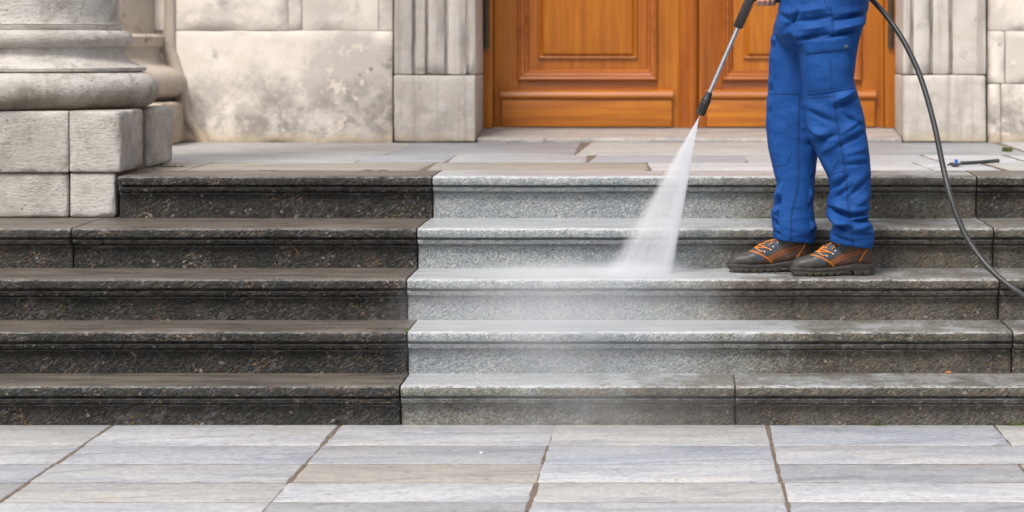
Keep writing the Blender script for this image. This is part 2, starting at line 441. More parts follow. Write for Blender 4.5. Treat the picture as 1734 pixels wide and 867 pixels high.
MT = dict(
    granite=m_granite(), slab=m_slab(), mortar=m_mortar(),
    wall=m_limestone("wall_limestone", (.82, .755, .68), (.57, .525, .475), (.29, .26, .235), .85, .95, .3, .45),
    jamb=m_limestone("surround_limestone", (.61, .57, .525), (.48, .445, .41), (.31, .27, .23), .6, .55, .10, .45, 1.3, .55),
    pier=m_limestone("pier_limestone", (.50, .43, .365), (.42, .365, .31), (.28, .205, .15), .7, .7, .7, .45, 1.5),
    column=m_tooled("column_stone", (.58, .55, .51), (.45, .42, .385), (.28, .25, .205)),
    wood_v=m_wood("varnished_wood_upright", 'z'), wood_h=m_wood("varnished_wood_cross", 'x'),
    cloth=m_cloth(),
    seam=m_plain("trouser_stitching", (.003, .028, .125), .9),
    hinge=m_plain("old_iron", (.10, .075, .055), .5, .6, .4, 60),
    brown_leather=m_plain("brown_leather", (.070, .037, .023), .62, 0, .35, 70, .4),
    toe_leather=m_plain("scuffed_toe_leather", (.050, .045, .043), .52, 0, .3, 60, .35),
    navy=m_plain("grey_blue_lining", (.050, .064, .085), .8, 0, .3, 150, .4),
    sole=m_plain("grey_brown_rubber", (.037, .032, .030), .6, 0, .3, 50, .25),
    tread=m_plain("muddy_tread_rubber", (.038, .040, .024), .75, 0, .4, 60, .3),
    orange=m_plain("orange_cord", (.78, .235, .012), .65, 0, .2, 300, .3),
    stitch=m_plain("rust_orange_thread", (.52, .13, .015), .7, 0, .3, 300, .3),
    steel=m_plain("brushed_steel", (.60, .61, .63), .30, 1, .08, 90, .05),
    black=m_plain("black_plastic", (.020, .019, .018), .45, 0, .25, 60, .15),
    brass=m_plain("brass", (.55, .25, .08), .35, 1, .1),
    hose=m_plain("black_rubber_hose", (.030, .030, .031), .42, 0, .25, 80, .15),
    blue=m_plain("blue_tape", (.02, .12, .50), .5),
    skin=m_plain("skin", (.52, .27, .19), .5, 0, .1, 40, .1),
    hair=m_plain("dark_hair", (.03, .02, .013), .6),
    moss=m_plain("moss", (.075, .105, .018), .95, 0, .5, 60, .5),
    straw=m_plain("dry_scraps", (.40, .25, .10), .9, 0, .5, 30, .5),
    leaf=m_plain("dry_leaf", (.45, .15, .03), .8),
    pebble=m_plain("white_chip", (.75, .74, .70), .8),
)

# ------------------------------------------------------------------ steps: levels worked out from the photo's edges
NOSE = .040
D = [None, 8.0]; ZT = [0.0]
for nose_v, base_v in ((653, 632), (561, 542), (472, 454), (386, 369.5), (298, None)):
    k = len(ZT); Dn = D[k] - NOSE
    ZT.append(H - (nose_v - VV) * Dn / F)
    if base_v: D.append((H - ZT[k]) * F / (base_v - VV))
Z5 = ZT[5]
DW = (H - Z5) * F / (241 - VV)           # facade plane
DLAND = (H - Z5) * F / (288.5 - VV)      # back edge of the top step's stones

# ------------------------------------------------------------------ ground
gnd = mk("plaza_ground", [(-300, -300, -.0014), (300, -300, -.0014), (300, 300, -.0014), (-300, 300, -.0014)], [(0, 1, 2, 3)], MT['mortar'], origin=(0, 0, -.012))
tag(gnd, "lower pavement of pale slate slabs with brown sandy joints", kind="structure")

def slab(name, parent, c, top, th, color, wob=.0045, bev=.003, m='slab'):
    """one flagstone: c = 4 corners (x,y) counter-clockwise; wavy edges, worn arris"""
    ring = []
    for i in range(4):
        a, b = Vector(c[i]), Vector(c[(i + 1) % 4]); n = max(2, int((b - a).length / .05))
        d = (b - a).normalized(); nn = Vector((-d.y, d.x))
        for k in range(n):
            q = a + (b - a) * k / n
            e = wob * (noise.noise(Vector((q.x * 11, q.y * 11, top * 9))) + .6 * noise.noise(Vector((q.x * 37, q.y * 37, 3.1))))
            ring.append(q + nn * (e if 0 < k else e * .3))
    ctr = sum(ring, Vector((0, 0))) / len(ring); n = len(ring)
    tilt = (random.uniform(-.0008, .0008), random.uniform(-.0015, .0015))
    def z(q): return top + (q.x - ctr.x) * tilt[0] + (q.y - ctr.y) * tilt[1]
    def ins(q, d):
        v = ctr - q; return q + Vector((math.copysign(min(d, abs(v.x)), v.x), math.copysign(min(d, abs(v.y)), v.y)))
    V = [(q.x, q.y, top - th) for q in ring] + [(q.x, q.y, z(q) - bev * .8) for q in ring]
    V += [(*ins(q, bev * .4), z(q) - bev * .2) for q in ring] + [(*ins(q, bev), z(q)) for q in ring]
    Fs = []
    for L in range(3):
        for k in range(n):
            k2 = (k + 1) % n; Fs.append((L * n + k, L * n + k2, (L + 1) * n + k2, (L + 1) * n + k))
    Fs.append(tuple(3 * n + k for k in range(n)))
    V, Fs = fixn(V, Fs)
    o = mk(name, V, Fs, MT[m], parent, True, angle=50)
    o.color = (*color, 1)
    return o

WHITE, PALE, GREY, BLUE, BEIGE, TAN = (.54, .54, .55), (.47, .47, .48), (.33, .335, .35), (.385, .40, .43), (.45, .44, .42), (.37, .335, .29)
rows_v = [719, 754.5, 785.5, 817, 850.5, 889, 935, 990]
rows_d = [H * F / (v - VV) for v in rows_v]
joint_u = [-575, -191, 192, 575, 940, 1300, 1684, 2060]      # where the cross joints meet the riser
row_cols = [
    [PALE, BEIGE, BEIGE, PALE, PALE, BEIGE, BLUE, BEIGE, PALE],
    [PALE, BLUE, PALE, BLUE, GREY, BLUE, PALE, PALE, PALE],
    [BEIGE, PALE, BLUE, PALE, TAN, WHITE, GREY, BEIGE, PALE],
    [PALE, BLUE, GREY, BEIGE, WHITE, BEIGE, WHITE, PALE, BLUE],
    [BLUE, PALE, PALE, WHITE, GREY, WHITE, BLUE, PALE, BEIGE],
    [PALE, BEIGE, PALE, PALE, BEIGE, PALE, BEIGE, WHITE, PALE],
    [PALE, BLUE, BEIGE, PALE, WHITE, BLUE, PALE, PALE, BLUE]]
for r in range(7):
    d0, d1 = rows_d[r], rows_d[r + 1]
    xs = [X(u, 8.0) for u in joint_u]
    if r in (2,): xs[6] = X(1672, 8.0)
    if r in (1, 3, 4): xs[6] = X(1830, 8.0)
    xs = [xs[0] - .8] + xs + [xs[-1] + .8]
    for k in range(len(xs) - 1):
        g1 = .0045 if k not in (0,) else 0; jj = random.uniform(-.004, .004)
        c = [(xs[k] + g1 + jj, d1 + .0066), (xs[k + 1] - .0045 + jj, d1 + .0066), (xs[k + 1] - .0045 + jj, d0 - .0066), (xs[k] + g1 + jj, d0 - .0066)]
        col = row_cols[r][k % 9]; f = random.uniform(.93, 1.06)
        slab("paving_slab", gnd, c, random.uniform(-.0002, .0006), .03, tuple(v * f * .8 + p * .2 for v, p in zip(col, (.475, .472, .475))))

# ------------------------------------------------------------------ the flight of steps
st = thing("stone_steps", "flight of granite steps, dark with grime on the left, washed pale in the middle", "steps", (0, 8.0, 0))
def step_block(k, u0, u1, grime, gfrom=1e3, gto=2e3, ggain=0.0, label=None, depth=None):
    Dk = D[k]; top = ZT[k]; h = top - ZT[k - 1]
    back = depth if depth else (D[k + 1] - Dk + .08 if k < 5 else DLAND - Dk)
    x0, x1 = X(u0, Dk - NOSE), X(u1, Dk - NOSE)
    prof = [(back, -.03), (back, 0), (back * .5, 0), (.05, 0), (-.01, 0), (-.028, -.0004), (-.036, -.003), (-.040, -.008), (-.041, -.018), (-.041, -.028), (-.0395, -.034), (-.034, -.0365),
            (-.010, -.0372), (-.006, -.0400), (-.008, -.0438), (-.023, -.0460), (-.0255, -.050), (-.0255, -.057), (-.023, -.061),
            (-.006, -.0622), (.004, -.0650), (.004, -.0695), (-.0005, -.0735)]
    m = 5
    for i in range(m + 1): prof.append((0, -.078 - (h + .012 - .078) * i / m))
    n = max(2, int((x1 - x0) / .011)); V, Fs = [], []
    npf = len(prof)
    for i in range(n + 1):
        x = x0 + (x1 - x0) * i / n
        e = min(x - x0, x1 - x); rnd = .006 * max(0, 1 - e / .014) ** 2
        for j, (y, z) in enumerate(prof):
            q = Vector((x, Dk + y, top + z)); s = q + Vector((k * 3.1, 0, u0 * .01))
            if 3 <= j:
                a = .0011 * noise.noise(s * 12) + .0008 * noise.noise(s * 45)
                if j >= npf - m - 1: q.y += -.0012 * noise.noise(s * 38) + .0022 * noise.noise(s * 9) + rnd * 1.2
                elif 5 <= j <= 11:
                    chip = max(0, noise.noise(Vector((x * 21, k * 7.3, 0.5))) - .28) * .010 + max(0, noise.noise(Vector((x * 70, k * 3.3, 2.5))) - .2) * .005
                    q.y += a * 1.5 + rnd * 1.3 + chip * (.9 if j < 9 else .4)
                    if j < 8: q.z -= chip * .8 + rnd * .8
                    q.z += .0012 * noise.noise(Vector((x * 5, k * 3.7, 1.5)))
                else:
                    q.y += a + rnd
                    q.z += .0012 * noise.noise(Vector((x * 5, k * 3.7, 1.5))) + .0011 * noise.noise(Vector((x * 33, k * 3.7 + j * .2, 1.5)))
                if j < 5: q.z = top + .0010 * noise.noise(Vector((x * 6, q.y * 14, k))) - rnd * .5
            V.append(q)
    for i in range(n):
        for j in range(npf - 1):
            a = i * npf + j; Fs.append((a, a + npf, a + npf + 1, a + 1))
    Fs.append(tuple(range(npf))); Fs.append(tuple(reversed(range(n * npf, n * npf + npf))))
    V, Fs = fixn(V, Fs)
    o = mk("step_stone", V, Fs, MT['granite'], st, True, angle=40)
    o["grime"] = float(grime); o["grime_from"] = float(gfrom if gfrom > 900 and gfrom < 1e3 + 1 and ggain == 0 else X(gfrom, Dk)); o["grime_to"] = float(gto if ggain == 0 else X(gto, Dk)); o["grime_gain"] = float(ggain)
    if label: o["label"] = label
    return o
L_, R_ = -420, 2150
DK = "dark grimy step stone not yet washed"; CL = "washed pale grey step stone"; BR = "brownish step stone at the right end"
step_block(1, L_, 674.5, .98, label=DK); step_block(1, 678, 1243.5, .38, 900, 1240, .22, "half washed brown grey step stone"); step_block(1, 1246.5, R_, .60, label=BR)
step_block(2, L_, 686.5, 1.0, label=DK); step_block(2, 690, 1714.5, -.02, 1080, 1440, .62, CL); step_block(2, 1717.5, R_, .64, label=BR)
step_block(3, L_, 685.5, 1.0, label=DK); step_block(3, 689, 1691, -.06, 1030, 1340, .66, CL); step_block(3, 1694.5, R_, .66, label=BR)
step_block(4, L_, 117.5, .82, label="grimy step stone at the left end"); step_block(4, 120.5, 703.5, 1.0, label=DK); step_block(4, 706.5, 1682, -.06, 1040, 1360, .62, CL); step_block(4, 1685, R_, .68, label=BR)
step_block(5, 198.5, 729.5, 1.02, label=DK); step_block(5, 732.5, 1653.5, -.03, 1080, 1440, .56, CL); step_block(5, 1656.5, R_, .76, label="dark brown step stone at the right end")
# dark bedding behind the joints
V, Fs = join(*[box(X(L_, D[k]), X(R_, D[k]), D[k] + .03, D[k] + .4, ZT[k] - .16, ZT[k] - .01) for k in range(1, 5)],
             box(X(205, D[5]), X(R_, D[5]), D[5] + .03, D[5] + .3, ZT[5] - .17, ZT[5] - .012))
mk("mortar_bed", V, Fs, MT['mortar'], st, False)

# ------------------------------------------------------------------ upper landing
VB = [288.5, 275, 262.5, 241]
DL = [(H - Z5) * F / (v - VV) for v in VB]
land = mk("landing", [(-6, DLAND + .004, Z5 - .0012), (5, DLAND + .004, Z5 - .0012), (5, 13.9, Z5 - .0012), (-6, 13.9, Z5 - .0012)], [(0, 1, 2, 3)], MT['mortar'], origin=(0, 10.5, Z5 - .0012))
tag(land, "upper landing of worn pale slabs in front of the wooden door", kind="structure")
rows = [
    (DL[0], DL[1], [-600, -120, 330, 727, 1102, 1570, 1688, 2200], [PALE, TAN, TAN, TAN, WHITE, WHITE, BEIGE, PALE], 283),
    (DL[1], DL[2], [-600, 40, 619, 768, 1000, 1262, 1580, 1720, 2200], [PALE, PALE, BLUE, PALE, BLUE, PALE, WHITE, WHITE, PALE], 268),
    (DL[2], DW + .008, [-600, 240, 684, 985, 1340, 1712, 2200], [PALE, BEIGE, GREY, BEIGE, GREY, BEIGE, TAN], 250)]
for (d0, d1, us, cols, vj) in rows:
    for k in range(len(us) - 1):
        dj = (H - Z5) * F / (vj - VV)
        wl = .016 if us[k] in (727, 1688) else .006; wr_ = .016 if us[k + 1] in (727, 1688) else .006; x0, x1 = X(us[k], dj) + wl, X(us[k + 1], dj) - wr_
        sk = random.uniform(-.03, .03)
        nj = 0
        c = [(x0, d0 + .014), (x1, d0 + .014), (x1 + sk, d1 - .014 - nj * .6), (x0 + sk, d1 - .014)]
        f = random.uniform(.9, 1.04)
        slab("flagstone", land, c, Z5 + random.uniform(-.0003, .0005), .03, tuple(v * f for v in cols[k]), .008, .003)

# ------------------------------------------------------------------ column in front, left
CX, CD = X(43, 9.9), 9.9
colm = thing("stone_column", "big pale stone column with rounded base on a square plinth", "column", (CX, CD, ZT[4]))
def zc(v): return H - (v - VV) * 9.9 / F
def arc(rc, zc_, rr, rz, a0, a1, n=9):
    return [(rc + rr * math.cos(R(a0 + (a1 - a0) * i / n)), zc_ + rz * math.sin(R(a0 + (a1 - a0) * i / n))) for i in range(n + 1)]
zp = Z(188, 9.4)
z1, z2, z3, z4, z5_, z6 = zc(121), zc(113), zc(81), zc(52), zc(43), zc(40)
rt = (z1 - zp) / 2
lower = [(.40, zp)] + arc(.54 - rt, zp + rt, rt, rt, -88, 88, 16) + [(.478, z1 + .001)]
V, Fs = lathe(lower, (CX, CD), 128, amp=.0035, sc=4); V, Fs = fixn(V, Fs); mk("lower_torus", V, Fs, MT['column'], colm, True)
sco = [(.40, z1 - .002), (.486, z1 + .002), (.489, z1 + .006), (.489, z2 - .004), (.485, z2)] + [(.403 + .075 * (1 - math.sin(R(90 * t / 10))) ** 1.5, z2 + (z3 - z2) * t / 10) for t in range(0, 11)] + [(.40, z3 + .002)]
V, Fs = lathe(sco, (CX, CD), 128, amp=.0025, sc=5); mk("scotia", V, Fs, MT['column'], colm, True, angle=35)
ru = (z4 - z3) / 2
up = [(.36, z3 + .001)] + arc(.436 - ru, z3 + ru, ru, ru, -85, 85, 12) + [(.388, z4), (.390, z4 + .003), (.390, z5_), (.36, z5_ + .001)]
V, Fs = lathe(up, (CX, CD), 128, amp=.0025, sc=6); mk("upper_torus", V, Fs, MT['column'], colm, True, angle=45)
sh = [(.386, z5_ + .002), (.381, z5_ + .012), (.379, z5_ + .05)] + [(.379 - .004 * i, z5_ + .05 + .35 * i) for i in range(1, 13)]
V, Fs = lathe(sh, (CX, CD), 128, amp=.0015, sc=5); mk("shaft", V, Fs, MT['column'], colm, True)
PF, PR = 9.40, X(204, 9.4)
PM = X(116, 9.4); PL = CX - (PR - CX)
zb = ZT[4] + .003; zm = Z(293, 9.4)
def cblock(x0, x1, y0, y1, z0, z1, sd, r=.008):
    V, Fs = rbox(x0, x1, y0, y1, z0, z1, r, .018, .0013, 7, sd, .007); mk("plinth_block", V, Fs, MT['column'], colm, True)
cblock(PM + .0015, PR, PF, PF + .395, zm + .0015, zp, 1.3, .012); cblock(PL, PM - .0015, PF, PF + .42, zm + .0015, zp - .001, 4.1, .007)
cblock(PM + .1, PR - .003, PF + .545, PF + 1.0, Z5 + .004, zp - .002, 7.7, .02); cblock(PL, PM + .095, PF + .43, PF + 1.0, Z5 + .004, zp - .002, 9.2)
zl = zm - .002
cblock(X(119.5, 9.42), X(195, 9.42), PF + .012, PF + .4, zb, zl, 11.5, .008); cblock(X(-160, 9.42), X(115.5, 9.42), PF + .012, PF + .4, zb, zl, 13.5, .008)
V, Fs = join(box(PL + .03, X(194, 9.4), PF + .05, PF + .35, zb - .02, zm + .01), box(PL + .03, PR - .022, PF + .3, PF + .7, Z5 - .02, zp - .015))
mk("mortar_fill", V, Fs, MT['mortar'], colm, False)

# ------------------------------------------------------------------ building facade
bl = thing("building_facade", "pale weathered limestone building front around a wooden double door", "building", (0, DW, Z5))
def wblock(name, u0, u1, z0, z1, d, m='wall', sd=0, amp=.0018, r=.003, back=.35, res=.04, gap=.0016, chip=.004):
    V, Fs = rbox(X(u0, d) + gap, X(u1, d) - gap, d, d + back, z0 + gap, z1 - gap, r, res, amp, 4.5, sd, chip)
    return mk(name, V, Fs, MT[m], bl, True)
zj = Z(52, DW); zb2 = Z5 - .01
ZTOP = 6.5
wblock("wall_stone", 296, 665, zb2, zj, DW, sd=1, amp=.004)
wblock("wall_stone", 100, 292, zb2, zj, DW + .02, sd=17)
for (z0, z1, us) in ((zj, zj + .42, [-700, -150, 100, 292, 488, 511, 641, 665]), (zj + .42, zj + .9, [-700, -60, 292, 420, 665]), (zj + .9, zj + 1.4, [-700, 100, 292, 550, 665])):
    for k in range(len(us) - 1): wblock("wall_stone", us[k], us[k + 1], z0, z1, DW + random.uniform(-.0008, .0008), sd=us[k] * .13 + z0, res=.06)
wblock("wall_stone", -700, 100, zb2, zj, DW + .01, sd=23)
wblock("wall_stone", -700, 665, zj + 1.4, ZTOP, DW, sd=31, res=.3)
# right-hand wall
for (z0, z1, us) in ((zb2, zj - .28, [1672, 1695, 1990, 2500]), (zj - .28, zj, [1672, 1702, 1930, 2500]), (zj, zj + .42, [1672, 1830, 2500]), (zj + .42, zj + 1.2, [1672, 1700, 2500])):
    for k in range(len(us) - 1): wblock("wall_stone", us[k], us[k + 1], z0, z1, DW + .012, sd=us[k] * .17 + z0, amp=.003, chip=.012)
wblock("wall_stone", 1672, 2500, zj + 1.2, ZTOP, DW + .01, sd=37, res=.3)
# carved pier behind the column: half column with base, and the sloping foot of the wall beside it
pc = X(103, DW); 
zq = lambda v: Z(v, DW - .3)
pp = [(.50, 3.6), (.50, zq(60)), (.515, zq(58)), (.53, zq(57)), (.55, zq(62)), (.545, zq(78)), (.525, zq(82)), (.525, zq(95)), (.545, zq(108)), (.57, zq(112))] + arc(.60, zq(142), .07, .075, 80, -80, 10) + [(.56, zq(173))]
V, Fs = lathe(list(reversed(pp)), (pc, DW + .05), 48, R(180), R(360), .003, 6); mk("pier", V, Fs, MT['pier'], bl, True, angle=50)
V, Fs = rbox(pc - .66, pc + .655, DW - .56, DW + .1, Z5, zq(174), .015, .05, .003, 6, 3, .015); mk("pier_plinth", V, Fs, MT['pier'], bl, True)
fl = [(-.018, Z(-140, DW)), (-.018, Z(60, DW)), (-.002, Z(95, DW)), (.03, Z(130, DW)), (.05, Z(170, DW)), (.075, Z(200, DW)), (.13, Z(226, DW)), (.16, Z(243, DW))]
prf = spline([(a, 0, b) for a, b in fl], 5); V, Fs = [], []
for q in prf:
    e = .004 * noise.noise(Vector((q.z * 9, 1, 1)))
    for dx, dy in ((-.10, .05), (-.012, -.016), (.010, -.021), (.026, -.014), (.034, .03)): V.append((X(294, DW) + q.x + dx + e, DW + dy + e, q.z))
for i in range(len(prf) - 1):
    for j in range(4): a = i * 5 + j; Fs.append((a, a + 1, a + 6, a + 5))
V, Fs = fixn(V, Fs); mk("curved_edge_moulding", V, Fs, MT['pier'], bl, True)
# door surround: plinth stones, fluted uprights, reveals, lintel
DS = DW - .035; DD = DS * (VU - 806) / (VU - 819)
zs = Z(127, DS); ZL = 3.3
wblock("surround_plinth", 666.5, 805.5, Z5 + .002, zs, DS, 'jamb', 5, .004, .008, DD - DS + .02, .03)
wblock("surround_plinth", 1529.5, 1670, Z5 + .002, zs, DS, 'jamb', 6, .004, .008, DD - DS + .02, .03)
def upright(us, deps):
    for (a, b), dp, sd in zip(zip(us[:-1], us[1:]), deps, range(9)):
        V, Fs = rbox(X(a, DS) + .0008, X(b, DS) - .0008, DS + dp, DD + .015 - .001 * sd, zs + .003, ZL, .008, .06, .0025, 5, a * .01, .01)
        mk("surround_moulding", V, Fs, MT['jamb'], bl, True)
upright([667, 698, 703, 720, 725, 753, 758, 789, 793, 805], [.0, .03, .008, .032, .005, .03, .010, .022, .014])
upright([1530, 1543, 1547, 1575, 1580, 1608, 1613, 1670], [.014, .03, .006, .03, .008, .034, .0])
# inner reveals beyond the mouldings
for (a, b) in ((806, 819), (1516, 1529)):
    x0, x1 = X(a, DS), X(b, DS)
V, Fs = rbox(X(667, DS), X(1670, DS), DS, DD + .4, ZL + .003, ZL + .6, .02, .12, .003, 5, 3, .01); mk("lintel", V, Fs, MT['jamb'], bl, True)
V, Fs = box(X(640, DW), X(1690, DW), DS + .02, DS + .5, ZL + .61, ZTOP); mk("upper_wall", V, Fs, MT['wall'], bl, False)
V, Fs = box(X(640, DW), X(815, DD), DD + .05, DD + .5, Z5 - .1, ZL + .2); V2, F2 = box(X(1519, DD), X(1700, DW), DD + .05, DD + .5, Z5 - .1, ZL + .2)
mk("inner_wall", V, Fs, MT['wall'], bl, False); mk("inner_wall", V2, F2, MT['wall'], bl, False)
# sill
ZS = Z(217.5, DD)
V, Fs = rbox(X(806, DS) + .002, X(1529, DS) - .002, DW - .002, DD + .05, Z5 - .02, ZS, .006, .03, .0016, 5, 8, .01)
for q in V:
    if q.z > Z5: q.z = Z5 + (q.z - Z5) * (1 - (1 - .022 / (ZS - Z5)) * max(0, min(1, (DD - .02 - q.y) / (DD - DW - .02))))
o = mk("door_sill", V, Fs, MT['slab'], bl, True); o.color = (.42, .385, .355, 1)

# door -------------------------------------------------------------
def zd(v, d=None): return Z(v, d or DD)
dr = mk("double_door", *fixn(*join(box(X(830, DD), X(1151, DD), DD + .03, DD + .06, ZS + .004, ZL - .07), box(X(1183, DD), X(1503, DD), DD + .03, DD + .06, ZS + .004, ZL - .07))), MT['wood_v'], bl, False)
ORG[dr.name] = ORG[bl.name]
def dpart(name, geo, m, angle=30):
    V, Fs = fixn(*geo); return mk(name, V, Fs, MT[m], dr, True, angle=angle)
zt = ZL - .07
fr = join(rbox(X(817.5, DD), X(835, DD), DD - .012, DD + .05, ZS + .002, ZL, .004, 9), rbox(X(1498, DD), X(1517, DD), DD - .012, DD + .05, ZS + .002, ZL, .004, 9), rbox(X(836, DD), X(1497, DD), DD - .012, DD + .05, zt + .004, ZL - .002, .004, 9))
dpart("door_frame", fr, 'wood_v')
leaves = [(836.5, 1151, 878, 1112, 915, 1075, 850, 1138), (1183, 1497, 1224, 1458, 1263, 1420, 1197, 1481)]
for (a, b, po, pq, ri, rj, ka, kb) in leaves:
    dpart("stile", rbox(X(a, DD), X(po, DD) - .0008, DD, DD + .035, ZS + .005, zt, .004, 9), 'wood_v')
    dpart("stile", rbox(X(pq, DD) + .0008, X(b, DD), DD, DD + .035, ZS + .005, zt, .004, 9), 'wood_v')
    dpart("rail", rbox(X(po, DD), X(pq, DD), DD + .0015, DD + .035, ZS + .006, zd(136), .003, 9), 'wood_h')
    dpart("rail", rbox(X(po, DD), X(pq, DD), DD + .0015, DD + .035, zt - .16, zt - .002, .003, 9), 'wood_h')
    # moulding: bold bolection stepping down to the sunk field
    x0, x1, z0, z1 = X(po, DD) - .004, X(pq, DD) + .004, zd(136.5), zt - .155
    pr = [(0, DD + .01), (0, DD - .014), (.004, DD - .020), (.012, DD - .022), (.018, DD - .019), (.021, DD - .012), (.029, DD - .010), (.038, DD - .004), (.043, DD + .006), (.050, DD + .008), (.058, DD + .016), (.060, DD + .024), (.070, DD + .0245)]
    dpart("panel_moulding", frame_sweep(x0, x1, z0, z1, pr), 'wood_h', 25)
    x0, x1, z0 = X(po, DD) + .045, X(pq, DD) - .045, zd(136) + .045
    dpart("sunk_panel", box(x0, x1, DD + .0235, DD + .04, z0, z1 - .04), 'wood_v')
    x0, x1, z0 = X(ri, DD) - .012, X(rj, DD) + .012, zd(99.5)
    pr = [(0, DD + .03), (0, DD + .012), (.006, DD + .008), (.012, DD + .010), (.016, DD + .013), (.030, DD - .002), (.034, DD - .003)]
    dpart("raised_panel", frame_sweep(x0, x1, z0, z1 - .11, pr, True), 'wood_v', 25)
    dpart("kick_board", rbox(X(ka, DD), X(kb, DD), DD - .028, DD + .01, ZS + .010, zd(168), .005, 9), 'wood_h')
    zk0, zk1 = zd(167), zd(152)
    prof = [(DD + .005, zk0), (DD - .034, zk0), (DD - .041, zk0 + .008), (DD - .043, zk0 + .016), (DD - .040, zk0 + .026), (DD - .030, zk1 - .008), (DD - .018, zk1), (DD + .005, zk1 + .002)]
    V, Fs = [], []
    xa, xb = X(ka, DD) - .006, X(kb, DD) + .006
    for x in (xa, xb): V += [(x, y, z) for y, z in prof]
    n = len(prof)
    for j in range(n): Fs.append((j, (j + 1) % n, n + (j + 1) % n, n + j))
    Fs += [tuple(range(n)), tuple(range(n, 2 * n))]
    dpart("kick_board_moulding", (V, Fs), 'wood_h', 25)
V, Fs = [], []
pr = [(1150.5, .012), (1151, -.012), (1155, -.022), (1159, -.024), (1164, -.020), (1167, -.030), (1173, -.032), (1178, -.026), (1181, -.016), (1183, .012)]
for z in (ZS + .004, zt): V += [(X(u, DD), DD + y, z) for u, y in pr]
n = len(pr)
for j in range(n): Fs.append((j, (j + 1) % n, n + (j + 1) % n, n + j))
Fs += [tuple(range(n)), tuple(range(n, 2 * n))]
dpart("centre_strip", (V, Fs), 'wood_v', 25)
for u, zt_ in ((824, zd(84)), (1508, zd(82))):
    g = join(tube([(X(u, DD), DD - .022, zt_ + .46 * i / 8) for i in range(9)], .0115, 12), box(X(u, DD) - .016, X(u, DD) + .016, DD - .016, DD - .010, zt_ + .01, zt_ + .45),
             *[tube([(X(u, DD), DD - .022, zt_ + zz), (X(u, DD), DD - .022, zt_ + zz + .012)], .014, 12) for zz in (0, .11, .22, .33, .44)])
    dpart("hinge", g, 'hinge')

# ------------------------------------------------------------------ worker
ND, FD, PD = 8.66, 8.80, 8.74
wk = thing("person", "worker in blue cargo trousers and brown boots washing the steps", "person", (X(1390, PD), PD, ZT[3]))
def ring(uL, uR, v, Dc, hd, seg=28, tilt=0):
    a, b = P(uL, v - tilt, Dc), P(uR, v + tilt, Dc); c = (a + b) / 2; hx = (b - a) / 2
    out = []
    for k in range(seg):
        th = 2 * math.pi * k / seg; cs, sn = math.cos(th), math.sin(th)
        e = .82; out.append(c + hx * math.copysign(abs(cs) ** e, cs) + Vector((0, hd, 0)) * math.copysign(abs(sn) ** e, sn))
    return out
def loft(rings):
    n = len(rings[0]); V = [p for r in rings for p in r]; Fs = []
    for i in range(len(rings) - 1):
        for k in range(n):
            k2 = (k + 1) % n; Fs.append((i * n + k, i * n + k2, (i + 1) * n + k2, (i + 1) * n + k))
    Fs.append(tuple(reversed(range(n)))); Fs.append(tuple((len(rings) - 1) * n + k for k in range(n)))
    return V, Fs
near = [(415, 1405, 1477, .070, 6), (404, 1405, 1480, .076, 5), (390, 1409, 1481, .080, 4), (381, 1409, 1478, .078, 3), (369, 1400, 1471, .076, 2), (358, 1399, 1472, .076, 0), (340, 1402, 1473, .078, 0), (323, 1406, 1475, .078, 0), (300, 1402, 1475, .08, 0),
        (277, 1391, 1474, .082, 0), (260, 1383, 1472, .084, 0), (231, 1367, 1468, .088, 0), (190, 1362, 1462, .09, 0), (165, 1360, 1455, .092, 0), (150, 1359, 1449, .094, 0), (133, 1357, 1446, .096, 0), (92, 1352, 1451, .10, 0), (58, 1345, 1457, .105, 0), (30, 1350, 1465, .10, 0)]
far = [(408, 1310, 1379, .068, 4), (398, 1309, 1380, .074, 3), (384, 1308, 1383, .078, 2), (369, 1305, 1380, .076, 1), (356, 1307, 1378, .074, 0), (346, 1310, 1378, .074, 0), (325, 1313, 1379, .075, 0), (311, 1315, 1380, .076, 0), (283, 1308, 1382, .08, 0), (254, 1301, 1386, .084, 0),
       (213, 1296.5, 1390, .088, 0), (173, 1298, 1392, .09, 0), (144, 1301, 1396, .094, 0), (98, 1302, 1405, .10, 0), (58, 1307, 1415, .105, 0), (30, 1315, 1425, .10, 0)]
pel = [(92, 1345, 1440, .10), (75, 1325, 1450, .15), (58, 1312, 1456, .168), (40, 1312, 1463, .172), (20, 1317, 1469, .172), (0, 1321, 1472, .17), (-40, 1326, 1470, .155), (-75, 1330, 1462, .145)]
geo = join(loft([ring(a, b, v, ND, hd, 28, t) for v, a, b, hd, t in near]), loft([ring(a, b, v, FD, hd, 28, t) for v, a, b, hd, t in far]),
           loft([ring(a, b, v, PD - .01, hd) for v, a, b, hd in pel]))
V, Fs, N = remesh(geo, .0037, 8, .5)
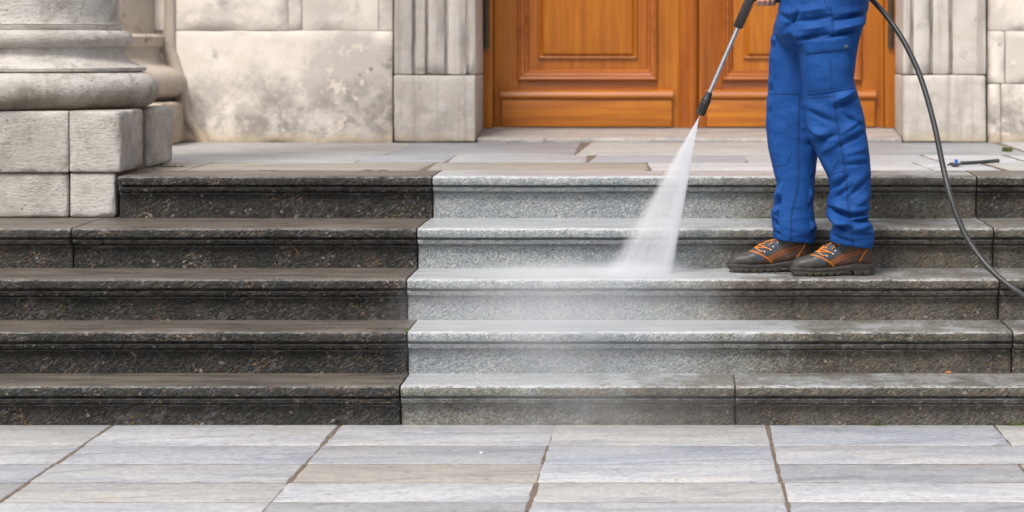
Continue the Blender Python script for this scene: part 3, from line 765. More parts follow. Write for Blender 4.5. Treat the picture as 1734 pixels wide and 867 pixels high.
# folds: (u0,v0,u1,v1,width px,amplitude mm, leg)
folds = [
    # near leg: shin and stacked cuff
    (1402, 352, 1440, 366, 5, -7, 'n'), (1440, 366, 1474, 360, 5, -6, 'n'), (1398, 362, 1430, 378, 5, 5, 'n'), (1405, 378, 1440, 391, 5, -6, 'n'), (1440, 392, 1482, 380, 5, 5, 'n'), (1412, 372, 1450, 384, 4, 4, 'n'),
    (1446, 376, 1480, 371, 4, -5, 'n'), (1402, 345, 1412, 320, 5, 4, 'n'), (1410, 338, 1440, 318, 6, -3, 'n'), (1445, 350, 1474, 330, 6, 4, 'n'), (1448, 395, 1480, 398, 3, -3, 'n'), (1406, 397, 1440, 408, 3, -3, 'n'),
    (1440, 332, 1474, 300, 6, -3, 'n'), (1408, 322, 1436, 300, 6, -4, 'n'), (1384, 258, 1408, 300, 6, 4, 'n'),
    # near leg: knee and thigh
    (1362, 185, 1408, 205, 6, -3, 'n'), (1408, 238, 1365, 215, 5, 4, 'n'), (1372, 243, 1418, 228, 6, -4, 'n'), (1425, 245, 1468, 222, 6, -4, 'n'), (1420, 228, 1462, 200, 5, 3.5, 'n'), (1418, 182, 1455, 165, 6, -5, 'n'), (1412, 172, 1450, 150, 6, 4, 'n'),
    (1428, 262, 1472, 250, 6, 3, 'n'), (1430, 280, 1473, 275, 6, -2.5, 'n'), (1386, 262, 1420, 240, 6, 3, 'n'), (1430, 195, 1460, 214, 5, -3, 'n'),
    # seat and hip
    (1456, 48, 1410, 62, 5, -6, 'n'), (1468, 34, 1425, 48, 6, 5, 'n'), (1470, 22, 1415, 34, 5, -5, 'n'), (1450, 72, 1462, 30, 7, 4, 'n'), (1405, 12, 1340, 22, 6, 4, 'a'), (1408, 28, 1350, 36, 6, -4, 'a'), (1404, 44, 1345, 50, 6, 4, 'a'), (1402, 58, 1350, 66, 5, -4, 'a'),
    (1355, 20, 1330, 50, 6, -5, 'a'), (1316, 22, 1340, 34, 5, -4, 'a'), (1335, 60, 1356, 88, 6, -6, 'a'),
    # far leg
    (1303, 55, 1352, 44, 5, -5, 'f'), (1302, 68, 1350, 62, 5, 5, 'f'), (1302, 80, 1352, 70, 5, -5, 'f'), (1302, 96, 1352, 100, 6, 3, 'f'), (1302, 142, 1354, 112, 6, 4, 'f'), (1302, 154, 1354, 130, 6, -5, 'f'), (1322, 156, 1356, 140, 5, 4, 'f'),
    (1300, 190, 1350, 172, 6, -4, 'f'), (1299, 205, 1350, 200, 6, 3, 'f'), (1315, 222, 1352, 205, 5, -4, 'f'), (1302, 238, 1350, 218, 6, 3, 'f'), (1340, 210, 1375, 195, 6, -5, 'f'), (1345, 245, 1380, 225, 6, 4, 'f'),
    (1308, 352, 1350, 322, 6, -6, 'f'), (1306, 338, 1346, 310, 6, 4, 'f'), (1308, 358, 1345, 360, 5, 6, 'f'), (1309, 372, 1335, 390, 5, -8, 'f'), (1330, 362, 1340, 392, 4, 5, 'f'), (1345, 385, 1380, 382, 5, 5, 'f'), (1343, 396, 1382, 392, 4, -6, 'f'), (1342, 350, 1378, 325, 6, 4, 'f'),
    (1350, 372, 1378, 340, 6, -4, 'f'), (1312, 392, 1336, 402, 3, -3, 'f'), (1320, 300, 1350, 285, 6, 3, 'f'), (1350, 310, 1380, 300, 7, -3, 'f'),
]
for i, (q, n) in enumerate(zip(V, N)):
    u = VU + q.x * F / q.y; v = VV + (H - q.z) * F / q.y; d = 0.0
    for (u0, v0, u1, v1, wd, am, leg) in folds:
        wd *= 1.45
        if v > 90 or leg == 'f':
            if leg == 'n' and q.y > 8.752 - .012: continue
            if leg == 'f' and q.y < 8.728 + .012: continue
        if abs(v - (v0 + v1) / 2) > abs(v1 - v0) / 2 + wd * 2.5 or abs(u - (u0 + u1) / 2) > abs(u1 - u0) / 2 + wd * 2.5 + 8: continue
        dx, dy = u1 - u0, v1 - v0; L2 = dx * dx + dy * dy
        t = ((u - u0) * dx + (v - v0) * dy) / L2; tc = max(0, min(1, t))
        dd = math.hypot(u - u0 - dx * tc, v - v0 - dy * tc); L = math.sqrt(L2)
        sx = (-(u - u0) * dy + (v - v0) * dx) / L * (1 if dx > 0 else -1)     # signed: positive below the fold line
        env = (.30 + .70 * math.sin(math.pi * max(0.05, min(.95, tc)))) * math.exp(-max(0, dd - abs(sx)) / 4.0)
        if am < 0:   # tucked crease: sharp valley with a soft roll above it
            pf = -math.exp(-(sx / (wd * .42)) ** 2) + .75 * math.exp(-((sx + wd * 1.15) / (wd * .85)) ** 2)
        else:        # standing roll, steep on its underside
            pf = -math.exp(-((sx) / (wd * (.95 if sx < 0 else .5))) ** 2) * -1
        d += abs(am) * .0026 * pf * env
    d += (.0022 * noise.noise(Vector((q.x * 14, q.y * 14, q.z * 22)))) + .0004 * noise.noise(Vector((q.x * 40 + q.z * 30, q.y * 40, q.z * 60)))
    wr = .25 + .75 * max(sstep(325, 365, v), 1 - sstep(25, 95, v), .55 * math.exp(-((v - 235) / 40) ** 2))
    w1 = noise.noise(Vector((q.x * 9 - q.z * 8, q.y * 7, q.z * 24 + q.x * 8))); w2 = noise.noise(Vector((q.x * 22 + q.z * 14, q.y * 15 + 5, q.z * 46 - q.x * 10)))
    d += wr * (.0040 * (.32 - abs(w1)) + .0008 * (.3 - abs(w2)))
    V[i] = q + n * d * 1.25 * (.22 + .78 * min(1, abs(n.y) * 1.25) ** 1.5)
tr = mk("trousers", V, Fs, MT['cloth'], wk, True)
tb = BVHTree.FromPolygons(V, Fs)
def seam(pts, r=.0013, name="seam", m='seam', off=.0003):
    q = on_surface(tb, pts, off)
    if len(q) > 2: mk(name, *tube(q, r, 6), MT[m], tr, True)
seam([(1402, -6), (1408, 20), (1411, 58)]); seam([(1411, 160), (1415, 200), (1424, 250), (1431, 290), (1434, 330), (1437, 362), (1442, 395), (1443, 414)])
seam([(1413, 160), (1417, 200), (1426, 250), (1433, 290), (1436, 330), (1440, 362), (1444.5, 395), (1445, 414)], .0009)
seam([(1393, -6), (1399, 8), (1406, 20)]); seam([(1301, 158.5), (1325, 159.5), (1352, 159)]); seam([(1360, 166.5), (1385, 165), (1411, 162.5)])
seam([(1308, 281.5), (1320, 280.5), (1333, 279), (1340, 258)]); seam([(1340, 258), (1350, 264)], .0009); seam([(1399, 299), (1412, 294), (1431, 290)]); seam([(1408, 293), (1414, 281), (1421, 269)]); seam([(1426, 292), (1431, 278), (1422, 270)], .0009)
seam([(1353, 160), (1352, 200), (1350, 250), (1351, 300), (1347, 330), (1339, 362), (1339, 390), (1337, 408)]); seam([(1355, 160), (1354, 200), (1353, 250), (1354, 300), (1350, 330), (1341, 365), (1341, 392), (1339, 408)], .0009)
seam([(1309, 391), (1325, 397), (1345, 399), (1378, 398)], .0010); seam([(1406, 392), (1425, 399), (1443, 405), (1476, 404)], .0010)
seam([(1345, -4), (1350, 20), (1346, 45), (1352, 70)], .0012)
def patch(corners, nu, nv, thick, name, m='cloth', wob=.0008):
    (a, b, c, d) = corners; V, Fs = [], []
    for lay in (0, 1):
        for j in range(nv + 1):
            for i in range(nu + 1):
                s, t = i / nu, j / nv
                u = (a[0] * (1 - s) + b[0] * s) * (1 - t) + (d[0] * (1 - s) + c[0] * s) * t
                v = (a[1] * (1 - s) + b[1] * s) * (1 - t) + (d[1] * (1 - s) + c[1] * s) * t
                e = min(s, 1 - s, t, 1 - t)
                q = hit(tb, u, v, 0)
                if q is None: q = P(u, v, ND - .09)
                th = thick * (.55 + .45 * sstep(0, .16, e)) + .003 * sstep(0, .3, e) * noise.noise(q * 28) if lay else -.004
                V.append(q + Vector((0, -1, .1)) * th)
    n = (nu + 1) * (nv + 1)
    for j in range(nv):
        for i in range(nu):
            k = j * (nu + 1) + i; Fs.append((n + k, n + k + 1, n + k + nu + 2, n + k + nu + 1))
    ed = [i for i in range(nu + 1)] + [(j + 1) * (nu + 1) - 1 for j in range(1, nv + 1)] + [nv * (nu + 1) + i for i in range(nu - 1, -1, -1)] + [j * (nu + 1) for j in range(nv - 1, 0, -1)]
    for x, y in zip(ed, ed[1:] + ed[:1]): Fs.append((x, y, n + y, n + x))
    V, Fs = fixn(V, Fs)
    return mk(name, V, Fs, MT[m], tr, True, angle=55), V, Fs
_, pv, pf = patch([(1360, 80), (1443, 74), (1447, 149), (1367, 160.5)], 26, 24, .0075, "cargo_pocket")
_, fv, ff = patch([(1358, 69), (1441, 60), (1444, 85), (1363, 94)], 26, 10, .0125, "pocket_flap")
tb_all = BVHTree.FromPolygons(*join((V, Fs), (pv, pf), (fv, ff)))
def seam2(pts, r=.0009):
    q = on_surface(tb_all, pts, .0002)
    if len(q) > 2: mk("seam", *tube(q, r, 6), MT['seam'], tr, True)
seam2([(1366, 97), (1371, 155), (1443, 146)]); seam2([(1362, 71), (1366, 90.5), (1441, 82)]); seam2([(1405, 96), (1409, 152)]); seam2([(1360, 68.5), (1400, 64), (1440, 60)])
bq = hit(tb_all, 1433, 79, 0)
mk("button", *fixn(*tube([bq + Vector((0, .002, 0)), bq + Vector((0, -.003, .0004)), bq + Vector((0, -.0042, .0005))], [.0075, .0075, .0055], 16)), MT['steel'] if False else MT['navy'], tr, True, angle=40)

# jacket, arms, head (above the picture, so that the figure is whole)
def cap(a, b, ra, rb): return capsule(P(*a), P(*b), ra, rb)
jk = join(loft([ring(a, b, v, PD - .01, hd) for v, a, b, hd in [(-36, 1320, 1476, .172), (-70, 1322, 1470, .168), (-120, 1325, 1468, .165), (-180, 1328, 1472, .175), (-225, 1345, 1462, .17), (-250, 1370, 1445, .10)]]),
          cap((1405, -222, 8.56), (1432, -105, 8.47), .066, .052), cap((1432, -105, 8.47), (1352, -52, 8.60), .052, .040),
          cap((1405, -222, 8.92), (1430, -105, 8.99), .066, .052), cap((1430, -105, 8.99), (1352, -24, 8.80), .052, .040))
V, Fs, N = remesh(jk, .010, 5)
V = [q + n * .004 * noise.noise(q * 16) for q, n in zip(V, N)]
mk("jacket", V, Fs, MT['cloth'], wk, True)
hd_ = (1388, -322, PD)
body = [cap((1400, -200, PD), (1394, -270, PD), .075, .056), cap((1394, -270, PD), (1390, -300, PD), .056, .058),
        cap((1386, -318, PD), (1396, -334, PD), .078, .088), cap((1374, -292, PD), (1385, -300, PD), .036, .052), cap((1352, -312, PD), (1358, -324, PD), .013, .009), cap((1351, -300, PD), (1356, -300, PD), .012, .014),
        cap((1398, -308, PD - .082), (1399, -322, PD - .082), .012, .016), cap((1398, -308, PD + .082), (1399, -322, PD + .082), .012, .016)]
# right hand on the pistol grip: palm behind, four fingers hooked under and round it, thumb over
GR0, GR1 = (1279, -12, 8.735), (1322, -4, 8.735)
body += [cap((1352, -24, 8.80), (1330, -14, 8.785), .032, .030), cap((1330, -16, 8.785), (1306, -12, 8.785), .030, .034), cap((1312, -22, 8.78), (1290, -20, 8.78), .026, .022)]
for k, (uf, ln) in enumerate(((1284, 1.0), (1292, 1.08), (1300.5, 1.02), (1309, .86))):
    y0 = 8.775; r = .0092 - .0005 * (k == 3)
    body += [cap((uf + 3, -2, y0), (uf + 1, 6.5, y0 - .022), r * 1.08, r), cap((uf + 1, 6.5, y0 - .022), (uf, 7.0, y0 - .048 * ln), r, r * .95), cap((uf, 7.0, y0 - .048 * ln), (uf + .5, 1, y0 - .064 * ln), r * .92, r * .8)]
body += [cap((1302, -26, 8.765), (1290, -28, 8.735), .012, .011), cap((1290, -28, 8.735), (1280, -24, 8.712), .011, .009)]
# left hand closed over the gun body higher up
body += [cap((1352, -52, 8.60), (1325, -50, 8.645), .030, .030), cap((1325, -50, 8.645), (1306, -50, 8.665), .032, .030)]
for k in range(4):
    vf = -64 + k * 9.2
    body += [cap((1302, vf, 8.672), (1286, vf + 1, 8.684), .0095, .009), cap((1286, vf + 1, 8.684), (1276, vf + 2, 8.715), .009, .0088), cap((1276, vf + 2, 8.715), (1281, vf + 2, 8.752), .0085, .0075)]
body += [cap((1308, -62, 8.675), (1304, -74, 8.71), .012, .010), cap((1304, -74, 8.71), (1296, -78, 8.745), .010, .0085)]
V, Fs, N = remesh(join(*body), .0042, 2)
bd = mk("body", V, Fs, MT['skin'], wk, True)
V, Fs, N = remesh(join(cap((1394, -338, PD), (1402, -338, PD), .090, .092), cap((1412, -312, PD), (1408, -330, PD), .062, .08)), .008, 3)
mk("hair", V, Fs, MT['hair'], wk, True)
for s in (-1, 1):
    mk("eye", *fixn(*cap((1353.5, -322, PD + s * .034), (1354, -322, PD + s * .034), .011, .011)), MT['pebble'], wk, True)

# boots -------------------------------------------------------------
def boot(toe_u, heel_u, v_t, v_h, Dt, Dh, lace_pts, dark=1.0):
    toe, heel = P(toe_u, v_t, Dt), P(heel_u, v_h, Dh)
    toe.z = heel.z = ZT[3] + .0015
    L = (heel - toe).length; ax = (heel - toe).normalized(); sd_ = Vector((-ax.y, ax.x, 0)); 
    if sd_.y > 0: sd_ = -sd_            # towards the camera
    def W(t, s, z): return toe + ax * (t * L) + sd_ * s + Vector((0, 0, z))
    def itp(tab, t):
        for (a, b) in zip(tab[:-1], tab[1:]):
            if t <= b[0]:
                k = (t - a[0]) / (b[0] - a[0]); k = k * k * (3 - 2 * k) * .5 + k * .5; return a[1] + (b[1] - a[1]) * k
        return tab[-1][1]
    wid = [(0, .020), (.03, .032), (.10, .044), (.22, .0505), (.36, .050), (.5, .044), (.65, .039), (.8, .0375), (.92, .0355), (.98, .027), (1.0, .018)]
    topz = [(0, .036), (.025, .050), (.07, .060), (.14, .066), (.24, .073), (.33, .088), (.44, .107), (.52, .117), (.60, .120), (.9, .119), (.955, .113), (.985, .085), (1, .05)]
    solet = [(0, .030), (.1, .030), (.3, .027), (.5, .029), (.65, .036), (.78, .042), (.9, .040), (1, .042)]
    rings = []
    for i in range(47):
        t = .006 + .988 * i / 46; w_, zt_, zb_ = itp(wid, t), itp(topz, t), itp(solet, t) - .012
        rg = []
        for k in range(28):
            th = 2 * math.pi * k / 28; c, s = math.cos(th), math.sin(th)
            zz = (zb_ + zt_) / 2 + (zt_ - zb_) / 2 * math.copysign(abs(s) ** .8, s)
            narrow = 1 - (.32 * sstep(.30, .55, t) * (1 - .55 * sstep(.7, .95, t))) * max(0, (zz - zb_ - .025) / max(.02, zt_ - zb_))
            rg.append(W(t, w_ * .97 * math.copysign(abs(c) ** .75, c) * narrow, zz))
        rings.append(rg)
    # ankle shaft under the cuff
    rk = []
    for z, tc, ht, hw in ((.07, .72, .2, .036), (.10, .73, .195, .037), (.135, .74, .18, .039), (.165, .75, .165, .040)):
        rk.append([W(tc + ht * math.cos(2 * math.pi * k / 24), hw * math.sin(2 * math.pi * k / 24), z) for k in range(24)])
    V, Fs, N = remesh(join(loft(rings), loft(rk)), .0042, 3)
    V = [q + n * (.0011 * noise.noise(q * 30) + .0006 * noise.noise(q * 75)) for q, n in zip(V, N)]
    inv = lambda q: ((q - toe).dot(ax) / L, (q - toe).dot(sd_), q.z - toe.z)
    fm = []
    for f in Fs:
        c = sum((V[i] for i in f), Vector()) / len(f); t, s, z = inv(c)
        if t < .30 + 1.55 * (.064 - z) and t < .62 and z < .078: k = 1
        elif z > .056 + .196 * (t - .44) and t < .70: k = 2
        elif z > .128: k = 2
        else: k = 0
        fm.append(k)
    root = mk("boot", V, Fs, [MT['brown_leather'], MT['toe_leather'], MT['navy']], wk, True, fmat=fm)
    bb = BVHTree.FromPolygons(V, Fs)
    # sole with lugs and an arch
    V, Fs = [], []; n = 150
    ts = sorted(set([i / n for i in range(n + 1)]))
    def bot(t):
        if t < .05: b = .016 * (1 - t / .05) ** 1.4 + .001
        else: b = .0
        if .10 < t < .60:
            ph = ((t - .10) / .083) % 1.0
            if ph > .74: b += .0055
        if .60 <= t < .70: b = .016 * sstep(.60, .635, t) 
        if .70 <= t < .80: b = .016 * (1 - sstep(.715, .765, t))
        if .84 < t < .862: b += .006
        if t > .975: b += .008 * (t - .975) / .025
        return b
    for i, t in enumerate(ts):
        w_ = itp(wid, t); zt_ = itp(solet, t); b = bot(t); e = .0045
        pr = [(w_ * .86, b), (w_ + e * .55, b + .002), (w_ + e, b + .009 if b < .02 else b + .004), (w_ + e * .6, .0155 + .35 * (zt_ - .028)), (w_ + e * 1.15, .019 + .4 * (zt_ - .028)), (w_ + e * 1.05, zt_ - .003), (w_ + e * .3, zt_), (w_ * .8, zt_ + .001)]
        lim = b + .0005
        tt = -.012 + t * 1.024
        row = [W(tt, s, max(z, lim)) for s, z in pr] + [W(tt, -s, max(z, lim)) for s, z in reversed(pr)]
        V += row
    m = 16
    for i in range(len(ts) - 1):
        for k in range(m):
            k2 = (k + 1) % m; Fs.append((i * m + k, i * m + k2, (i + 1) * m + k2, (i + 1) * m + k))
    Fs += [tuple(range(m)), tuple(range(len(V) - m, len(V)))]
    V, Fs = fixn(V, Fs)
    fm = [1 if (sum(V[i].z for i in f) / len(f) - toe.z) < .0125 else 0 for f in Fs]
    mk("sole", V, Fs, [MT['sole'], MT['tread']], root, True, fmat=fm, angle=40)
    return root, bb, W
def bootline(bb, root, pts, r, name, m, off):
    q = on_surface(bb, pts, off, 1.5)
    if len(q) > 2: mk(name, *tube(q, r, 6), MT[m], root, True)
def boot_trim(root, bb, dx, dy, full=True):
    c = lambda pts: [(1200 + x / 5.42 + dx, 360 + y / 5.42 + dy) for x, y in pts]
    for p in ([(930, 388), (980, 398), (1050, 425), (1110, 460), (1152, 503)], [(936, 382), (986, 392), (1058, 420), (1118, 455), (1160, 499)]): bootline(bb, root, c(p), .0011, "stitching", 'orange', .0005)
    for p in ([(1130, 462), (1200, 425), (1300, 385), (1425, 343)], [(1140, 474), (1210, 440), (1310, 400), (1420, 362)], [(1122, 448), (1200, 408), (1300, 370), (1428, 332)]): bootline(bb, root, c(p), .0008, "stitching", 'stitch', .0003)
    for p in ([(1480, 300), (1450, 350), (1415, 405), (1388, 452)], [(1474, 296), (1444, 346), (1409, 401), (1382, 448)]): bootline(bb, root, c(p), .0010, "stitching", 'orange', .0004)
    bootline(bb, root, c([(1095, 437), (1140, 400), (1200, 350), (1290, 315)]), .0012, "stitching", 'navy', .0003)
    for p in ([(975, 358), (1010, 370), (1050, 398), (1082, 394)], [(985, 352), (1030, 362), (1090, 362), (1133, 376)], [(1000, 366), (1030, 330), (1075, 300), (1130, 272)],
              [(1010, 335), (1060, 345), (1110, 366), (1135, 374)], [(1075, 330), (1100, 285), (1130, 264), (1158, 290), (1150, 325), (1125, 338)], [(1040, 345), (1075, 290), (1105, 266), (1128, 265)], [(1170, 296), (1190, 288), (1212, 310)],
              [(1030, 385), (1012, 362), (1050, 325), (1090, 330)]):
        bootline(bb, root, c(p), .0018, "lace", 'orange', .0022)
    for p in ((1085, 400), (1140, 380), (1162, 353), (1205, 315)):
        u, v = c([p])[0]; q = hit(bb, u, v, .001)
        if q: mk("eyelet", *fixn(*tube([q, q + Vector((0, -.0025, .001))], [.0035, .0025], 10)), MT['steel'], root, True, angle=40)
rb, bb, _ = boot(1339.5, 1478, 466, 463, 8.645, 8.672, None)
boot_trim(rb, bb, 0, 0)
rb2, bb2, _ = boot(1233, 1374, 461, 459, 8.785, 8.805, None)
# far boot: same trim, shifted in the picture by the distance between the two toes, traced on its own surface
boot_trim(rb2, bb2, -105.5, -7.0)

# ------------------------------------------------------------------ spray lance
LD = 8.735
ln = thing("spray_lance", "black and steel pressure washer lance held in the worker's hand", "lance", P(1250, 46, LD))
def lp(u, v): return P(u, v, LD)
ax = (lp(1184.5, 196) - lp(1250, 46)).normalized(); A0 = lp(1250, 46); px_m = LD / F
def along(s): return A0 + ax * s
mk("steel_tube", *fixn(*tube([along(-.05), along(.05), along(.15), along(.295)], .0079, 20)), MT['steel'], ln, True, angle=40)
side = Vector((-ax.z, 0, ax.x)); 
if side.x < 0: side = -side             # right-hand side in the picture
nrmY = Vector((0, -1, 0))
def gbox(s0, s1, a0, a1, b0, b1, r=.004):
    V, Fs = rbox(s0, s1, a0, a1, b0, b1, r, 9)
    return [A0 + ax * q.x + side * q.y + nrmY * q.z for q in V], Fs
grip = [gbox(-.118, .004, -.019, .014, -.017, .017, .006), gbox(-.21, -.112, -.022, .026, -.019, .019, .010)]
mk("foregrip", *fixn(*join(*grip)), MT['black'], ln, True, angle=40)
for k in range(17):
    s = -.112 + k * .0066
    mk("grip_rib", *fixn(*gbox(s, s + .0036, .0135, .0195, -.0145, .0145, .001)), MT['black'], ln, True, angle=40)
mk("pistol_grip", *fixn(*tube(spline([P(1272, -22, LD), P(1282, -10, LD), P(1296, -5, LD), P(1312, -3, LD), P(1322, -2, LD)], 5), [.018] * 4 + [.017] * 12 + [.0165, .016, .0155, .014, .010], 16)), MT['black'], ln, True, angle=40)
# nozzle: collar, then a fluted twist cap, brass tip
def nz(s, r, k, seg=40, fl=0): return r * (1 - fl * (.5 + .5 * math.cos(10 * 2 * math.pi * k / seg)) ** 2)
s0 = (lp(1198.5, 156) - A0).length
pr = [(s0 - .002, .0095, 0), (s0, .0118, 0), (s0 + .016, .0135, 0), (s0 + .024, .0165, 0), (s0 + .030, .0178, 0), (s0 + .034, .0178, 0), (s0 + .036, .0165, 0), (s0 + .038, .0172, 0), (s0 + .042, .0178, .05), (s0 + .047, .0178, .2), (s0 + .078, .0172, .2), (s0 + .083, .0168, .08), (s0 + .087, .0155, 0), (s0 + .088, .011, 0), (s0 + .084, .009, 0)]
V, Fs = [], []; seg = 40
bq_ = ax.cross(side).normalized()
for s, r, f in pr:
    for k in range(seg):
        th = 2 * math.pi * k / seg; rr = nz(s, r, k, seg, f); V.append(along(s) + (side * math.cos(th) + bq_ * math.sin(th)) * rr)
for i in range(len(pr) - 1):
    for k in range(seg): Fs.append((i * seg + k, i * seg + (k + 1) % seg, (i + 1) * seg + (k + 1) % seg, (i + 1) * seg + k))
mk("nozzle", *fixn(V, Fs), MT['black'], ln, True, angle=35)
mk("nozzle_tip", *fixn(*tube([along(s0 + .07), along(s0 + .086), along(s0 + .090)], [.009, .0075, .004], 16)), MT['brass'], ln, True, angle=40)

# ------------------------------------------------------------------ hose
hp = [P(1300, -70, 8.74), P(1340, -75, 8.95), P(1400, -62, 9.02), P(1447, -30, 8.95), P(1475, -2, 8.86), P(1500, 26, 8.80), P(1528, 66, 8.74), P(1553, 116, 8.69), P(1570, 166, 8.64), P(1584, 220, 8.59), P(1596, 278, 8.54), P(1610, 334, 8.48),
      P(1632, 392, 8.43), P(1660, 436, 8.38), P(1694, 472, 8.32), P(1734, 501, 8.25), P(1785, 535, 8.12), P(1840, 590, 7.95), P(1890, 680, 7.72), P(1940, 742, 7.55)]
hp[-1].z = .014; hp[-2].z = .07
hp += [Vector((hp[-1].x + .3, 7.4, .014)), Vector((hp[-1].x + .9, 7.2, .014)), Vector((hp[-1].x + 1.6, 7.1, .014))]
V, Fs = tube(spline(hp, 8), .0102, 14)
tag(mk("hose", V, Fs, MT['hose'], None, True, origin=(hp[-4].x, 7.55, 0)), "long black rubber hose curving down the steps behind the worker", "hose")

# short piece of black cable on the landing, with a blue clip
zc0 = Z5 + .004
def L5(u, v): d = (H - Z5) * F / (v - VV); return Vector((X(u, d), d, Z5))
c0, c1 = L5(1626, 281), L5(1692, 279)
cb = thing("cable_offcut", "short black cable piece with blue clip lying on the landing", "cable", L5(1650, 281))
mk("cable", *tube(spline([c0 + Vector((0, 0, .012)), c0 + (c1 - c0) * .3 + Vector((0, -.02, .013)), c0 + (c1 - c0) * .7 + Vector((0, .02, .014)), c1 + Vector((0, 0, .018))], 8), .0080, 12), MT['hose'], cb, True)
e0 = L5(1605, 282)
mk("cable_end", *tube(spline([e0 + Vector((0, 0, .006)), L5(1611, 281.5) + Vector((0, 0, .010)), L5(1618, 283) + Vector((0, 0, .008)), c0 + Vector((.01, 0, .012))], 6), [.004] * 6 + [.008] * 6 + [.006] * 7, 10), MT['hose'], cb, True)
mk("clip", *fixn(*rbox(L5(1617, 282).x, L5(1621.5, 282).x, L5(1620, 282).y - .02, L5(1620, 282).y + .02, Z5 + .004, Z5 + .030, .003, 9)), MT['blue'], cb, True, angle=40)

# ------------------------------------------------------------------ moss, scraps in the joints
def clump(c, n, sx, sy, hgt, V, Fs):
    for _ in range(n):
        x = c.x + random.gauss(0, sx * .5); y = c.y + random.gauss(0, sy * .5); z = c.z - .001
        a = random.uniform(0, 6.28); l = random.uniform(.3, 1) * hgt; wdt = l * random.uniform(.25, .5); k = len(V)
        d = Vector((math.cos(a), math.sin(a), 0)); up = Vector((random.gauss(0, .45), random.gauss(0, .45), 1)).normalized() * l
        b = Vector((x, y, z)); V += [b - d * wdt, b + d * wdt, b + up + d * wdt * .5, b + up * 1.1 - d * wdt * .4]; Fs.append((k, k + 1, k + 2, k + 3))
def at_step(k, u, v=None):                 # foot of riser k
    return Vector((X(u, D[k]), D[k] - .006, ZT[k - 1]))
V, Fs = [], []
for k, u, n, sx, hg in ((5, 1275, 120, .10, .006), (5, 1315, 140, .09, .007), (5, 1480, 150, .12, .006), (5, 1560, 120, .14, .005), (5, 1625, 90, .06, .005), (5, 500, 60, .3, .004), (5, 245, 50, .06, .005), (1, 1487, 110, .022, .010), (1, 1478, 40, .03, .005), (1, 1716, 160, .05, .009), (1, 1380, 30, .1, .004),
                        (3, 640, 70, .10, .004), (4, 100, 40, .12, .004), (4, 300, 30, .2, .004), (2, 1640, 40, .05, .004), (3, 290, 30, .1, .004)):
    clump(at_step(k, u), n, sx, .006, hg, V, Fs)
for u, v, n, sx, sy, hg in ((284, 282.3, 160, .07, .012, .007), (252, 287, 60, .05, .01, .005), (300, 289.3, 60, .1, .006, .005), (455, 289.0, 70, .05, .006, .006), (625, 288.8, 60, .03, .006, .006), (648, 288.9, 60, .02, .006, .006), (1705, 256, 110, .02, .06, .02), (1098, 288.8, 60, .02, .02, .006), (1340, 250, 0, .01, .01, .01)):
    clump(L5(u, v), n, sx, sy, hg, V, Fs)
q = P(687.5, 560, D[2] - .02); clump(Vector((q.x, D[2] + .02, ZT[2] - .003)), 90, .006, .04, .009, V, Fs)
mo = mk("moss", V, Fs, MT['moss'], None, False); tag(mo, "small green moss tufts growing in the joints of the steps", kind="stuff")
V, Fs = [], []
for k in range(1, 6):
    for _ in range(46):
        u = random.uniform(-20, 1740); clump(at_step(k, u) if _ % 3 else Vector((X(u, D[k]), D[k] - .012, ZT[k] - .063)), random.randint(1, 6), .012, .005, .0045, V, Fs)
for _ in range(30): clump(L5(random.uniform(210, 290), random.uniform(281, 289)), 3, .01, .01, .006, V, Fs)
mo = mk("plant_debris", V, Fs, MT['straw'], None, False); tag(mo, "dry brown plant scraps caught along the step edges", kind="stuff")
V = [Vector((X(1604, D[2]), D[2] - .02, ZT[1] + .003)) + Vector(p) for p in ((-.012, 0, 0), (-.003, -.006, .002), (.010, 0, .0045), (-.002, .007, .006), (.018, .002, .002))]
tag(mk("dry_leaf", V, [(0, 1, 2, 3), (2, 1, 4)], MT['leaf'], None, True, origin=tuple(V[0])), "small orange dry leaf lying on the lowest tread", "leaf")
q = Vector((X(815, H * F / (768 - VV)), H * F / (768 - VV), 0))
tag(mk("stone_chip", *fixn(*rbox(q.x - .005, q.x + .005, q.y - .004, q.y + .004, 0, .005, .002, 9, .001, 90)), MT['pebble'], None, True, origin=tuple(q)), "tiny white stone chip on the grey pavement slab", "stone")

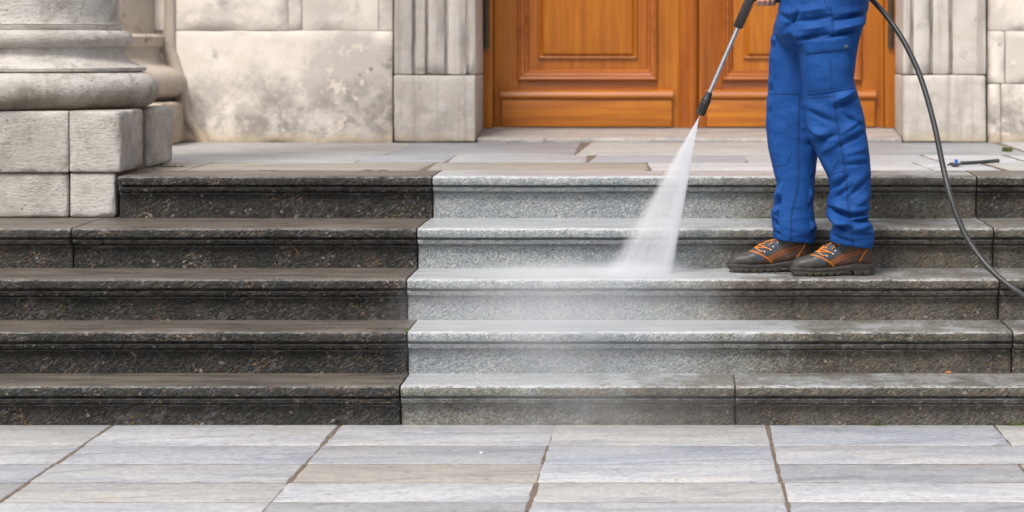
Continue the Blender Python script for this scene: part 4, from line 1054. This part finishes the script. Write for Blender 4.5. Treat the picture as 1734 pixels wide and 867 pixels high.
# ------------------------------------------------------------------ water: fan jet and drifting mist (volumes)
tip = along(s0 + .092)
def m_jet():
    g = M("water_spray"); g.t.nodes.remove(g.b)
    tc = g.n("ShaderNodeTexCoord").outputs["Object"]; sp = g.n("ShaderNodeSeparateXYZ"); g.l(tc, sp.inputs[0])
    dn = g.math('MAXIMUM', g.math('MULTIPLY', sp.outputs[2], -1.0), .004)
    sl_ = g.math('DIVIDE', sp.outputs[0], dn)               # slope across the fan
    edge = g.math('MULTIPLY', g.map(sl_, SLL - .08, SLL + .10), g.map(sl_, SLR + .006, SLR - .035))
    cv = g.n("ShaderNodeCombineXYZ"); g.l(g.math('MULTIPLY', sl_, 26.0), cv.inputs[0]); g.l(g.math('MULTIPLY', dn, 1.2), cv.inputs[1])
    st_ = g.noise(1.0, 4, .65, cv.outputs[0])
    cv2 = g.n("ShaderNodeCombineXYZ"); g.l(g.math('MULTIPLY', sl_, 110.0), cv2.inputs[0]); g.l(g.math('MULTIPLY', dn, 5.0), cv2.inputs[1])
    st2 = g.noise(1.0, 3, .6, cv2.outputs[0])
    streak = g.math('MULTIPLY', g.map(st_,   .3, .72, .82, 1.15), g.map(st2, .3, .7, .93, 1.07))
    core = g.math('ADD', .8, g.math('MULTIPLY', g.map(sl_, SLR - .18, SLR - .05), .8))
    wid_ = g.math('ADD', .012, g.math('MULTIPLY', dn, .11))
    yy = g.math('DIVIDE', g.math('ABSOLUTE', sp.outputs[1]), wid_)
    fy = g.map(yy, 1.0, .2)
    fade = g.math('DIVIDE', JET, g.math('POWER', g.math('ADD', dn, .05), 1.5))
    den = g.math('MULTIPLY', g.math('MULTIPLY', g.math('MULTIPLY', edge, streak), g.math('MULTIPLY', fy, fade)), core)
    v = g.n("ShaderNodeVolumePrincipled"); v.inputs["Color"].default_value = (.97, .975, 1, 1); v.inputs["Anisotropy"].default_value = 0.0
    g.l(den, v.inputs["Density"]); g.l(v.outputs[0], g.out.inputs["Volume"]); return g.m
JET = 6.8
zt3 = ZT[3]; hgt = tip.z - zt3
SLL = (X(1036, LD) - tip.x) / hgt; SLR = (X(1139, LD) - tip.x) / hgt
V = []
for d in (0.0, hgt - .001):
    for s in (SLL - .085, SLR + .012):
        for y in (-1, 1): V.append(Vector((tip.x + s * d + (.003 if s > SLL + .1 else -.003), LD + y * (.013 + .111 * d), tip.z - d)))
Fs = [(0, 2, 3, 1), (4, 5, 7, 6), (0, 1, 5, 4), (2, 6, 7, 3), (0, 4, 6, 2), (1, 3, 7, 5)]
V, Fs = fixn(V, Fs)
jet = mk("water_spray", V, Fs, m_jet(), None, False, origin=tuple(tip))
tag(jet, "white fan of water spraying from the lance nozzle onto the step", "water spray")

def m_mist():
    g = M("mist"); g.t.nodes.remove(g.b)
    q = g.n("ShaderNodeNewGeometry").outputs["Position"]
    def lobe(c, r, pw):
        s = g.n("ShaderNodeVectorMath", operation='SUBTRACT'); g.l(q, s.inputs[0]); s.inputs[1].default_value = c
        m = g.n("ShaderNodeVectorMath", operation='DIVIDE'); g.l(s.outputs[0], m.inputs[0]); m.inputs[1].default_value = r
        l = g.n("ShaderNodeVectorMath", operation='LENGTH'); g.l(m.outputs[0], l.inputs[0])
        return g.math('MULTIPLY', g.map(l.outputs["Value"], 1.0, 0.0), pw)
    n = g.n("ShaderNodeTexNoise"); g.l(q, n.inputs["Vector"]); n.inputs["Scale"].default_value = 3.2; n.inputs["Detail"].default_value = 4
    nn = g.map(n.outputs["Fac"], .3, .75, .35, 1.5)
    den = lobe((X(1085, LD), LD - .02, ZT[3]), (.26, .30, .06), 4.5)
    den = g.math('ADD', den, lobe((X(960, LD), LD - .04, ZT[3]), (.55, .30, .05), 3.2))
    den = g.math('ADD', den, lobe((X(960, 8.3), 8.25, .30), (.75, .55, .34), 1.15))
    den = g.math('ADD', den, lobe((X(1020, 8.0), 7.95, .08), (.65, .5, .24), .6))
    den = g.math('MULTIPLY', den, nn)
    v = g.n("ShaderNodeVolumePrincipled"); v.inputs["Color"].default_value = (.96, .975, 1, 1)
    g.l(den, v.inputs["Density"]); g.l(v.outputs[0], g.out.inputs["Volume"]); return g.m
x0, x1 = X(640, 8.3), X(1350, 8.3)
V, Fs = box(x0 - .2, x1, 7.45, 9.0, .006, ZT[3] + .085)
ms = mk("mist", V, Fs, m_mist(), None, False, origin=((x0 + x1) / 2, 8.2, 0)); tag(ms, "thin white mist drifting over the washed steps", kind="stuff")
